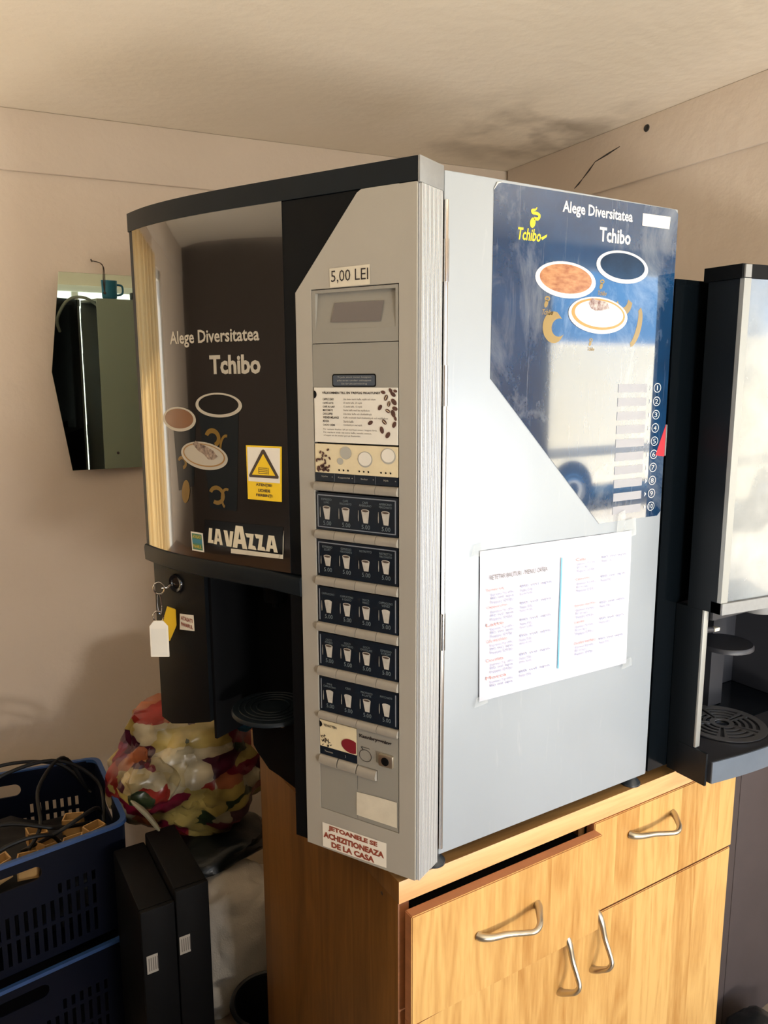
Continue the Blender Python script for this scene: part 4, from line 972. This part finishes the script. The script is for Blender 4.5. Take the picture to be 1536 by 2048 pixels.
bm = B(); poly_add(bm, [(-.0120, -.026), (.0122, -.026), (.0122, .018), (-.0118, .018)], TF, .0029); obj('tag_card', bm, m_white, tg)
tc2 = c0 - ZV * .056 + RT * .0135 - TW * .004
TF2 = lambda u, v, d: tc2 + (RT * .93 - ZV * .36) * u + (ZV * .93 + RT * .36) * v + TW * d
bm = B(); prism(bm, [(-.009, -.030), (.010, -.030), (.013, .018), (.009, .023), (-.012, .023)], 0, .0025, TF2); obj('tag', fixn(bm), mat('tag_yellow', (196, 156, 30), .4), kr, 'mustard yellow key tag')

# ------------------------------------------------------------------ things lying on top of the vending machine, seen in the mirror
cu_ = thing('mug', 'blue mug on top of the silver drinks machine, seen in the mirror', 'mug', (.06, .47, HT))
bm = B(); lathe(bm, [(0, 0), (.024, 0), (.028, .004), (.030, .07), (.027, .07), (.024, .008), (0, .006)], (.06, .47, HT), (0, 0, 1), 24); obj('body', bm, mat('mug_blue', (70, 150, 196), .35), cu_)
bm = B(); tube(bm, spline([(.088, .47, HT + .055), (.108, .47, HT + .05), (.108, .47, HT + .022), (.086, .47, HT + .015)], 5), .004, 8); obj('handle', bm, mat('mug_blue', (70, 150, 196), .35), cu_)
bx = thing('tool_box', 'small black case with handle on top of the silver drinks machine', 'case', (.20, .47, HT))
bm = B(); box(bm, .14, .27, .44, .50, HT, HT + .028, .004); obj('case', bm, m_black, bx)
bm = B(); tube(bm, [(.17, .47, HT + .027), (.17, .47, HT + .05), (.24, .47, HT + .05), (.24, .47, HT + .027)], .005, 8); obj('handle', bm, m_black, bx)

# ------------------------------------------------------------------ second machine, right
m2 = thing('vending_machine', 'black drinks machine with pale clear front, half out of the picture on the right', 'vending machine', (.75, .20, -.02))
bm = B(); V, Fs = curve_panel([(.437, .0), (1.02, .0), (1.02, .802), (.437, .802)], [[(.498, .031), (.855, .031), (.855, .288), (.498, .288)]], .136)
vs = [bm.verts.new((a, .072 + d, b)) for a, b, d in V]
for f in Fs:
    try: bm.faces.new([vs[j] for j in f])
    except ValueError: pass
fixn(bm); box(bm, .437, 1.02, .1402, .46, .0, .802); obj('body', bm, m_gloss, m2, 'glossy black body')
for x, y in ((.47, .05), (.99, .05), (.47, .42), (.99, .42)):
    bm = B(); lathe(bm, [(0, .0195), (.010, .0195), (.017, .004), (.017, 0), (0, 0)], (x, y, -.02), (0, 0, 1), 20); obj('foot', bm, m_black, m2)
def b2(s): return .022 * math.sin(math.pi * min(max(s / .50, 0), 1))
X0, Y0 = .4845, -.0745
def D2(s, z, off): return Vector((X0 + s, Y0 - b2(s) - off, z))
def sheet2(bm, s0, s1, z0, z1, off, yb, n=None):
    n = n or max(1, int((s1 - s0) / .015)); R = []
    for i in range(n + 1):
        s = s0 + (s1 - s0) * i / n; a = D2(s, z0, off); b = D2(s, z1, off)
        R.append([bm.verts.new(a), bm.verts.new(b), bm.verts.new((b.x, yb, b.z)), bm.verts.new((a.x, yb, a.z))])
    for p, q in zip(R, R[1:]):
        for k in range(4): bm.faces.new((p[k], q[k], q[(k + 1) % 4], p[(k + 1) % 4]))
    bm.faces.new(R[0]); bm.faces.new(R[-1][::-1]); return bm
bm = B(); sheet2(bm, 0.0, .515, .288, .797, -.004, -.018); box(bm, X0, X0 + .0122, -.045, .003, -.004, .2875); box(bm, X0 + .5, X0 + .515, -.072, -.018, .0, .2875); box(bm, X0 - .001, X0 + .0035, -.072, -.018, -.004, .052)
d2 = obj('door', fixn(bm), mat('black_side_frame', (12, 18, 23), .4, spec=.3), m2, 'black door frame')
bm = B(); sheet2(bm, -.004, .515, .7975, .8175, .001, -.012); obj('top_cap', fixn(bm), m_black, d2)
bm = B(); sheet2(bm, .0, .012, .7985, .8165, .004, -.0760, n=1); obj('corner_cap', fixn(bm), m_cornercap, d2)
bm = B(); sheet2(bm, .0, .0135, .288, .7972, .003, -.070, n=1); obj('frame_strip', fixn(bm), m_m2frame, d2)
bm = B(); sheet2(bm, .0137, .37, .3065, .7970, .0005, -.060, n=30); obj('window_sheet', fixn(bm), m_m2win, d2, 'pale window sheet with reflections painted in')
bm = B(); sheet2(bm, .3705, .515, .0, .7970, .0015, -.060, n=6); obj('control_panel', fixn(bm), m_grey, d2)
bm = B(); sheet2(bm, .0, .37, .288, .3062, .006, -.060, n=30); obj('window_rail', fixn(bm), m_cornercap, d2)
bm = B(); lathe(bm, [(0, 0), (.028, 0), (.031, .006), (.033, .020), (0, .020)], (.625, -.052, .267), (0, 0, 1), 30); obj('spout', bm, m_cornercap, d2)
bm = B(); box(bm, X0 + .0145, X0 + .3695, .130, .139, .032, .287); box(bm, X0 + .0145, X0 + .3695, -.055, .1295, .2700, .287); box(bm, X0 + .0145, X0 + .024, -.017, .1295, .032, .2695); box(bm, X0 + .360, X0 + .3695, -.017, .1295, .032, .2695); box(bm, X0 + .200, X0 + .240, .070, .1295, .032, .2695)
obj('cup_bay', fixn(bm), m_m2dark, d2)
bm = B(); box(bm, X0 + .0005, X0 + .0118, -.0495, -.0452, .053, .2990, .0008); obj('bay_trim', bm, m_m2frame, d2, 'grey vertical trim of the cup bay')
bm = B(); lathe(bm, [(0, .008), (.046, .008), (.048, .005), (.048, 0), (0, 0)], (.630, .008, .184), (0, 0, 1), 36); obj('cup_shelf', bm, m_m2dark, d2, 'round cup shelf')
bm = B(); tube(bm, [(X0 + .014, -.030, .247), (X0 + .045, -.034, .2445)], [.006, .005], 12); obj('sensor_arm', bm, m_m2dark, d2)
bm = B(); box(bm, X0 + .045, X0 + .058, -.040, -.030, .2415, .2475, .001); obj('sensor_tip', bm, mat('tip_white', (220, 214, 196), .4), d2)
# drip tray with pierced grille
def tr2(s): return .014 * math.sin(math.pi * min(max(s / .30, 0), 1))
bm = B(); n = 24; R = []
for i in range(n + 1):
    s = .008 + .30 * i / n; y = -.0765 - tr2(s - .008)
    R.append([bm.verts.new((X0 + s, y, z)) for z in (.0, .036)] + [bm.verts.new((X0 + s, y + .006, .0365)), bm.verts.new((X0 + s, y + .006, .030)), bm.verts.new((X0 + s, .003, .030)), bm.verts.new((X0 + s, .003, .0))])
for p, q in zip(R, R[1:]):
    for k in range(6): bm.faces.new((p[k], p[(k + 1) % 6], q[(k + 1) % 6], q[k]))
bm.faces.new(R[0]); bm.faces.new(R[-1][::-1]); tray = obj('drip_tray', fixn(bm), m_m2dark, m2)
bm = B(); R = []
for i in range(n + 1):
    s = .008 + .30 * i / n; y = -.0775 - tr2(s - .008)
    R.append([bm.verts.new((X0 + s, y - .0012, z)) for z in (.0005, .0375)] + [bm.verts.new((X0 + s, y + .001, z)) for z in (.0378, .0005)])
for p, q in zip(R, R[1:]):
    for k in range(4): bm.faces.new((p[k], p[(k + 1) % 4], q[(k + 1) % 4], q[k]))
bm.faces.new(R[0]); bm.faces.new(R[-1][::-1]); obj('tray_front', fixn(bm), mat('tray_front_metal', (120, 132, 146), .32, metal=.5, var=.1, vscale=20), tray, 'blue grey metal tray front')
GC = Vector((.645, .012, .0318)); GRr = .0760
bm = B()
V, Fs = curve_panel(ell(0, 0, GRr, GRr, 48), [ell(0, 0, .0125, .0125, 20)] +
   [ell(0, 0, ro, ro, 12, 0, a + 9, a + 63) + ell(0, 0, ri, ri, 12, 0, a + 9, a + 63)[::-1] for a in range(0, 360, 72) for ro, ri in ((.0275, .0210), (.0390, .0325), (.0510, .0445), (.0630, .0565))] +
   [[(math.cos(math.radians(a)) * r + math.cos(math.radians(a + 90)) * t, math.sin(math.radians(a)) * r + math.sin(math.radians(a + 90)) * t) for r, t in ((.020, -.0022), (.062, -.0036), (.062, .0036), (.020, .0022))] for a in range(0, 360, 72)], .002)
vs = [bm.verts.new(GC + Vector((a, b, d + .001))) for a, b, d in V]
for f in Fs:
    try: bm.faces.new([vs[i] for i in f])
    except ValueError: pass
obj('grille', fixn(bm), m_grille, tray, 'round pierced steel grille')

# ------------------------------------------------------------------ cabinet and worktop
cb = thing('base_cabinet', 'oak patterned base cabinet with two drawers above two doors', 'cabinet', (.31, .26, ZF))
bm = B(); box(bm, -.056, -.038, .012, .512, ZF, -.0545, .0008, mi=0); fixn(bm)
bm.faces.ensure_lookup_table()
for f in bm.faces:
    if abs(f.normal.y) > .7: f.material_index = 1
cs = obj('side_panel', bm, [m_wood_shaded, m_edge], cb)
bm = B(); lathe(bm, [(0, .0004), (.0024, .0004), (.0030, 0)], (-.0562, .055, -.0700), (-1, 0, 0), 14); obj('screw_cap', bm, m_brownline, cs)
bm = B(); box(bm, .667, .685, .022, .512, ZF, -.0545, .0008); obj('side_panel', bm, m_wood_shaded, cb)
bm = B(); box(bm, -.0375, .6665, .500, .510, ZF, -.0545); obj('back_panel', bm, m_black2, cb)
bm = B(); box(bm, .298, .312, .022, .499, ZF + .07, -.0545); obj('partition', bm, m_wood_shaded, cb)
bm = B(); box(bm, -.0375, .6665, .022, .499, ZF + .06, ZF + .075); box(bm, -.0375, .6665, .05, .065, ZF, ZF + .059); obj('plinth', bm, m_black2, cb)
def front(name, x0, x1, z0, z1, y0, y1=None, label=None):
    y1 = y0 if y1 is None else y1; t = .018
    b = B(); P = [(x0, y0, z0), (x1, y1, z0), (x1, y1 + t, z0), (x0, y0 + t, z0), (x0, y0, z1), (x1, y1, z1), (x1, y1 + t, z1), (x0, y0 + t, z1)]
    v, fs = hexa(b, P); fixn(b); bmesh.ops.bevel(b, geom=list(b.edges), offset=.0014, segments=2, affect='EDGES')
    for f in b.faces:
        if abs(f.normal.y) < .8: f.material_index = 1
    return obj(name, b, [m_wood, m_edge], cb, label)
def pull(p0, p1, out, side, parent):
    """curved satin bow handle from post p0 to post p1"""
    p0, p1, out, side = Vector(p0), Vector(p1), Vector(out), Vector(side)
    K = [(0, .0, 0), (.03, .006, .0005), (.14, .0125, .002), (.36, .0190, .004), (.56, .0300, .005), (.68, .0365, .004), (.79, .0320, .0015), (.89, .0190, 0), (.97, .0075, 0), (1, 0, 0)]
    pts = spline([p0.lerp(p1, t) + out * o + side * sd for t, o, sd in K], 4)
    n_ = len(pts); rs = [.0040 + .0032 * abs(2 * i / (n_ - 1) - 1) ** 1.6 for i in range(n_)]
    b = B(); tube(b, pts, rs, 12); return obj('handle', b, m_nickel, parent, 'satin metal bow handle', angle=60)
f1 = front('drawer', -.0545, .3085, -.2290, -.0600, -.0205)
f2 = front('drawer', .3130, .6850, -.2190, -.0545, .0010)
f3 = front('door', -.0535, .2960, ZF + .07, -.2305, -.0185, -.0075)
f4 = front('door', .3020, .6850, ZF + .07, -.2240, .0025)
pull((.0600, -.0205, -.1350), (.1720, -.0205, -.1290), (0, -1, 0), (0, 0, -1), f1)
pull((.3985, .0010, -.1010), (.5060, .0010, -.0960), (0, -1, 0), (0, 0, -1), f2)
pull((.2420, -.0092, -.2150), (.2380, -.0090, -.3180), (0, -1, 0), (1, 0, 0), f3)
pull((.3270, .0025, -.2190), (.3240, .0025, -.3240), (0, -1, 0), (1, 0, 0), f4)
bm = B(); box(bm, -.030, .290, .0015, .40, -.205, -.075); bm2 = bm; obj('box', bm, m_black2, f1)

bm = B(); box(bm, -.060, 1.08, .0035, .545, -.0540, -.0202, .0010); fixn(bm)
for f in bm.faces:
    if f.normal.z < .8: f.material_index = 2 if f.normal.x < -.8 else 1
wt = tag(obj('worktop', bm, [m_top, m_beech, m_wood_shaded], None, loc=(.5, .27, -.054)), 'oak patterned worktop with pale beech edge under both drinks machines', 'worktop')
# dark brown cabinet set back under the right end
dc = thing('base_cabinet', 'plain dark brown cabinet set back under the right hand vending machine', 'cabinet', (.88, .3, ZF))
bm = B(); box(bm, .690, 1.09, .135, .54, ZF, -.0545, .002); obj('body', bm, m_brownwall, dc)
bm = B(); box(bm, .692, .888, .118, .134, ZF + .03, -.058, .001); obj('door', bm, m_brownwall, dc)
bm = B(); box(bm, .890, 1.088, .118, .134, ZF + .03, -.058, .001); obj('door', bm, m_brownwall, dc)
# black bag at its foot
def blob(center, rad, seed, amp=.12, sub=4, sq=(1, 1, 1), floor_z=None, freq=5):
    from mathutils import noise
    b = B(); bmesh.ops.create_icosphere(b, subdivisions=sub, radius=1.0)
    for v in b.verts:
        p = v.co.copy(); d = 1 + amp * noise.noise(p * 1.7 + Vector((seed, 0, 0))) * 2 + amp * .45 * abs(noise.noise(p * freq + Vector((0, seed, 0)))) * 2 + amp * .2 * noise.noise(p * freq * 2.6)
        q = Vector((math.copysign(abs(p.x) ** sq[0], p.x), math.copysign(abs(p.y) ** sq[1], p.y), math.copysign(abs(p.z) ** sq[2], p.z))) * d
        v.co = Vector(center) + Vector((q.x * rad[0], q.y * rad[1], q.z * rad[2]))
        if floor_z is not None and v.co.z < floor_z: v.co.z = floor_z + (v.co.z - floor_z) * .02
    return b
bb = obj('rubbish_bag', blob((.885, .02, ZF + .075), (.085, .075, .075), 4.0, floor_z=ZF + .002), m_blackbag, None, loc=(.885, .02, ZF))
tag(bb, 'black bag on the floor at the foot of the dark brown cabinet', 'bag')

# ------------------------------------------------------------------ mirror on the left wall
TWA = math.radians(5.0); TLT = math.radians(2.2)
mc = WL(.215, .675, .040)
mn = (LN * math.cos(TWA) + LD * math.sin(TWA)).normalized()
mu_ = Vector((-mn.y, mn.x, 0)).normalized()
if mu_.dot(LD) < 0: mu_ = -mu_
mn = (mn * math.cos(TLT) - ZV * math.sin(TLT)).normalized(); mz = mu_.cross(mn); mz = mz if mz.z > 0 else -mz
def MF(u, v, d): return mc + mu_ * u + mz * v + mn * d
mi_ = thing('mirror', 'frameless greenish mirror with pointed sides hanging on the left wall from a cord', 'mirror', mc - ZV * .27)
bm = B(); prism(bm, [(-.108, .267), (.096, .267), (.142, .005), (.100, -.266), (-.106, -.266), (-.142, .005)], 0, .004, MF); fixn(bm); bmesh.ops.bevel(bm, geom=list(bm.edges), offset=.0006, segments=1, affect='EDGES'); gl = obj('glass', bm, m_mirror, mi_, angle=20)
bm = B(); lathe(bm, [(0, .001), (.0035, .001), (.0042, 0)], MF(.006, .218, .0042), mn, 14); lathe(bm, [(0, .001), (.0032, .001), (.0040, 0)], MF(.018, -.222, .0042), mn, 14); obj('screw', bm, m_ink, mi_)
bm = B(); nail = WL(.198, .981, .012)
tube(bm, spline([MF(.006, .218, .006), MF(.004, .25, .006), WL(.222, .960, .05), WL(.218, .975, .02), nail], 4), .0012, 6); tube(bm, spline([MF(.006, .218, .006), MF(.008, .25, .006), WL(.224, .958, .05), WL(.220, .972, .02)], 4), .0010, 6)
obj('cord', bm, m_cord, mi_, 'dark hanging cord')
bm = B(); tube(bm, [WL(.198, .981, 0), WL(.195, .983, .016)], [.0014, .0022], 8); obj('nail', bm, m_cord, mi_)

# ------------------------------------------------------------------ blue crates
def crate(name, corners, ztop, h, label, slots=True):
    """corners FL, FR, BR, BL at the rim (x, y)"""
    c = thing(name, label, 'crate', (sum(p[0] for p in corners) / 4, sum(p[1] for p in corners) / 4, ztop - h))
    q = [Vector((a, b, 0)) for a, b in corners]; cen = sum(q, Vector()) / 4
    names = ['end_wall', 'side_wall', 'end_wall', 'side_wall']
    for i in range(4):
        a, b = q[i], q[(i + 1) % 4]; Lw = (b - a).length; inn = (cen - (a + b) / 2); dd = (b - a).normalized(); nn = Vector((-dd.y, dd.x, 0)); nn = nn if nn.dot(inn) > 0 else -nn
        def WF(u, v, d, a=a, b=b, nn=nn, Lw=Lw): # taper towards the bottom
            t = -v / h; p = a.lerp(b, u / Lw) + nn * (d + .012 * t); return Vector((p.x, p.y, ztop + v))
        holes = [rrect(Lw / 2 - .055, Lw / 2 + .055, -.062, -.030, .015)]
        n_ = int((Lw - .10) / .018)
        for z0, z1 in ((-.115, -.090), (-.175, -.125), (-h + .02, -.185)):
            for k in range(n_):
                u = .05 + k * .018
                if abs(u - Lw / 2) < .07 and z0 > -.12: continue
                holes.append([(u, z0), (u + .008, z0), (u + .008, z1), (u, z1)])
        V, Fs = curve_panel([(0, -h), (Lw, -h), (Lw, 0), (0, 0)], holes, .004)
        bm = B(); vs = [bm.verts.new(WF(u, v, d + .002)) for u, v, d in V]
        for f in Fs:
            try: bm.faces.new([vs[j] for j in f])
            except ValueError: pass
        obj(names[i], fixn(bm), m_crate, c)
    bm = B(); rim = []
    for i in range(4):
        a, b, cc = q[i - 1], q[i], q[(i + 1) % 4]; d1 = (a - b).normalized() * .03; d2_ = (cc - b).normalized() * .03
        for t in (0, .25, .5, .75, 1): rim.append((b + d1) * (1 - t) ** 2 + b * 2 * t * (1 - t) + (b + d2_) * t * t)
    n_ = len(rim); A0 = []; 
    for k, p in enumerate(rim):
        o = (p - cen); o = Vector((o.x, o.y, 0)).normalized()
        A0.append([bm.verts.new(Vector((p.x, p.y, ztop + dz)) + o * w) for w, dz in ((-.004, .004), (.009, .004), (.010, -.004), (-.004, -.004))])
    for k in range(n_):
        p, q2 = A0[k], A0[(k + 1) % n_]
        for j in range(4): bm.faces.new((p[j], p[(j + 1) % 4], q2[(j + 1) % 4], q2[j]))
    obj('rim', fixn(bm), m_crate_rim, c, 'paler rim')
    bm = B(); ins = [cen + (p - cen) * .93 for p in q]
    prism(bm, [(p.x, p.y) for p in ins], ztop - h + .001, ztop - h + .006, lambda u, v, d: (u, v, d)); obj('bottom', fixn(bm), m_crate, c)
    return c
QC = [(-.71, .812), (-.244, .874), (-.240, 1.215), (-.71, 1.300)]
crate('crate', QC, -.330, .262, 'upper blue plastic crate of the stack, filled with cables and beige pieces')
QC2 = [(-.72, .806), (-.245, .868), (-.229, 1.222), (-.72, 1.306)]
crate('crate', QC2, -.606, .262, 'lower blue plastic crate under the crate full of cables')
# contents: beige open boxes and black cables
random.seed(11)
beige = [(-.300, .935, .35), (-.352, .905, -.3), (-.398, .925, .5), (-.445, .890, -.2), (-.500, .905, .25), (-.415, .985, .1), (-.335, 1.000, -.4), (-.560, .900, 0.1)]
bp0 = None
posn = ['rightmost at the front', 'second from the right at the front', 'third from the right at the front', 'fourth from the right at the front', 'fifth from the right at the front', 'left one of the back pair', 'right one of the back pair', 'leftmost at the front']
for k, (x, y, a) in enumerate(beige):
    t = thing('plastic_box', 'small open beige box in the crate, ' + posn[k], 'box', (x, y, -.395), 'beige boxes in the crate')
    def BF(u, v, d, x=x, y=y, a=a, k=k): return Vector((x + math.cos(a) * u - math.sin(a) * v, y + math.sin(a) * u + math.cos(a) * v, -.395 + d + .25 * u * math.sin(k * 2.1)))
    w, l, hh, tt = .021, .017, .042, .003
    bm = B(); box(bm, -w, w, -l, -l + tt, 0, hh, F=BF); box(bm, -w, w, l - tt, l, 0, hh, F=BF); box(bm, -w, -w + tt, -l, l, 0, hh, F=BF); box(bm, w - tt, w, -l, l, 0, hh, F=BF); obj('wall', fixn(bm), m_beige, t)
    bm = B(); box(bm, -w, w, -l, l, -.003, .0005, F=BF); obj('base', fixn(bm), m_beige, t)
# filling under the boxes
fl = obj('cable_heap', blob((-.46, 1.05, -.500), (.215, .155, .125), 9.0, amp=.14, freq=7), m_cable, None, loc=(-.46, 1.05, -.59)); fl['kind'] = 'stuff'
tag(fl, 'dark heap of tangled black cables filling the upper blue crate', 'cables')
cabs = [[(-.62, .93, -.37), (-.50, .95, -.30), (-.38, .93, -.33), (-.30, .98, -.37)], [(-.66, 1.0, -.36), (-.52, 1.06, -.26), (-.36, 1.10, -.25), (-.26, 1.09, -.33), (-.27, .98, -.38)], [(-.44, .90, -.345), (-.41, .94, -.32), (-.40, 1.02, -.27), (-.33, 1.12, -.26), (-.28, 1.12, -.36)],
        [(-.60, .88, -.36), (-.48, .89, -.318), (-.40, .90, -.325), (-.37, .93, -.38)], [(-.45, .96, -.38), (-.38, .90, -.325), (-.30, .93, -.31), (-.27, 1.02, -.37)], [(-.66, 1.15, -.36), (-.5, 1.17, -.27), (-.34, 1.18, -.30), (-.27, 1.14, -.38)]]
desc_c = ['black cable lying along the front of the upper crate', 'black cable arching across the back of the upper crate', 'black cable looping from front to back in the upper crate', 'short black cable end over the beige boxes', 'black cable curling at the right end of the upper crate', 'black cable along the back wall of the upper crate']
for P_, ds in zip(cabs, desc_c):
    bm = B(); tube(bm, spline(P_, 8), .0045, 8); tag(obj('cable', bm, m_cable, None, loc=P_[0]), ds, 'cable', 'cables in the upper crate')

# ------------------------------------------------------------------ bags, sack, towers and buckets between crates and cabinet
bm = blob((-.035, 1.02, -.295), (.190, .145, .190), 2.3, amp=.14, freq=5, sub=5)
fb = tag(obj('printed_bag', bm, m_petals, None, loc=(-.068, 1.0, -.48)), 'bulging plastic bag printed with yellow and crimson petals beside the blue crate', 'bag')
bm = blob((-.176, .91, -.275), (.058, .05, .055), 7.7, amp=.16, freq=6, sub=4)
obj('knotted_corner', bm, m_petals, fb)
bm = B(); tube(bm, spline([(-.235, .835, -.262), (-.205, .83, -.300), (-.180, .825, -.345)], 4), [.003, .008, .010, .012, .012, .012, .011, .010, .006][:9], 8, flat=.5)
obj('clear_tie', bm, mat('clear_film', (150, 144, 120), .2), fb, 'crumpled clear film end')
for (c_, r_, sd, ds) in [((.030, .86, -.115), (.030, .022, .040), 3.1, 'bright cyan packet on top of the petal printed bag'), ((.062, .90, -.165), (.030, .025, .030), 5.2, 'smaller cyan packet beside the drip tray housing')]:
    tag(obj('packet', blob(c_, r_, sd, amp=.10, sub=3), m_cyan, None, loc=(c_[0], c_[1], c_[2] - r_[2])), ds, 'packet')
tag(obj('black_bag', blob((-.010, .99, -.515), (.150, .12, .042), 6.1, amp=.10, sub=4), m_blackbag, None, loc=(-.01, .99, -.557)), 'black plastic bag squeezed between the petal printed bag and the white sack', 'bag')
bm = blob((.015, .880, -.725), (.140, .115, .175), 1.4, amp=.09, sub=5, freq=3.2, sq=(.8, .8, .7), floor_z=ZF + .001)
tag(obj('sack', bm, m_sack, None, loc=(.015, .88, ZF)), 'creased off-white woven sack standing on the floor beside the cabinet', 'sack')
towers = [((-.245, .60), .068, .24, .50, 'left black computer tower with a tilted white label', .0, (-.016, -.117, .022, .040)), ((-.175, .60), .068, .24, .52, 'right black computer tower with a white label, next to the sack', .0, (-.020, -.122, .022, .040))]
for (x, y), w, l, h, ds, yaw, lab in towers:
    t = thing('computer_tower', ds, 'computer', (x, y + l / 2, ZF), 'black towers beside the crates')
    def TFn(u, v, d, x=x, y=y, yaw=yaw): return Vector((x + math.cos(yaw) * u - math.sin(yaw) * v, y + math.sin(yaw) * u + math.cos(yaw) * v, ZF + d))
    bm = B(); box(bm, -w / 2, w / 2, .012, l, 0.008, h, .004, F=TFn); obj('case', fixn(bm), m_tower, t)
    bm = B(); box(bm, -w / 2, w / 2, 0, .0115, 0.008, h, .003, F=TFn); fr_ = obj('front_panel', fixn(bm), m_tower, t)
    bm = B(); 
    for q in (.03, l - .03): box(bm, -w / 2 + .006, w / 2 - .006, q - .01, q + .01, 0, .0079, F=TFn)
    obj('foot', bm, m_black, t)
    cx, dz, ww, hh = lab; zc = h + dz
    LF = lambda u, v, d, TFn=TFn: TFn(u, -.0006 - d, v)
    bm = B(); poly_add(bm, [(cx - ww / 2, zc - hh / 2), (cx + ww / 2, zc - hh / 2), (cx + ww / 2, zc + hh / 2), (cx - ww / 2, zc + hh / 2)], LF, 0); obj('label', bm, m_labelw, t, 'white type label')
    bm = B()
    for q in range(5): poly_add(bm, [(cx - ww * .34 + q * .0042, zc - hh * .36), (cx - ww * .34 + q * .0042 + .0018, zc - hh * .36), (cx - ww * .34 + q * .0042 + .0018, zc + hh * .36), (cx - ww * .34 + q * .0042, zc + hh * .36)], LF, .0004)
    obj('barcode', bm, m_ink2, t)
def bucket(c, r, h, label, tilt=(0, 0, 1)):
    t = thing('bucket', label, 'bucket', c)
    bm = B(); lathe(bm, [(0, 0), (r * .78, 0), (r * .80, .004), (r * .97, h), (r * .94, h), (r * .77, .008), (0, .008)], c, tilt, 36); obj('shell', bm, m_bucket, t)
    ax = Vector(tilt).normalized(); u, w = frame(ax); cc = Vector(c) + ax * h
    bm = B(); tube(bm, [cc + (u * math.cos(a) + w * math.sin(a)) * r for a in [2 * math.pi * k / 40 for k in range(40)]], .006, 8, closed=True); obj('rim', bm, m_bucket, t)
    return t
bucket((.000, .655, ZF), .080, .135, 'black bucket in front of the white sack')
bucket((-.170, .42, ZF), .100, .100, 'wider black bucket at the bottom edge of the picture')
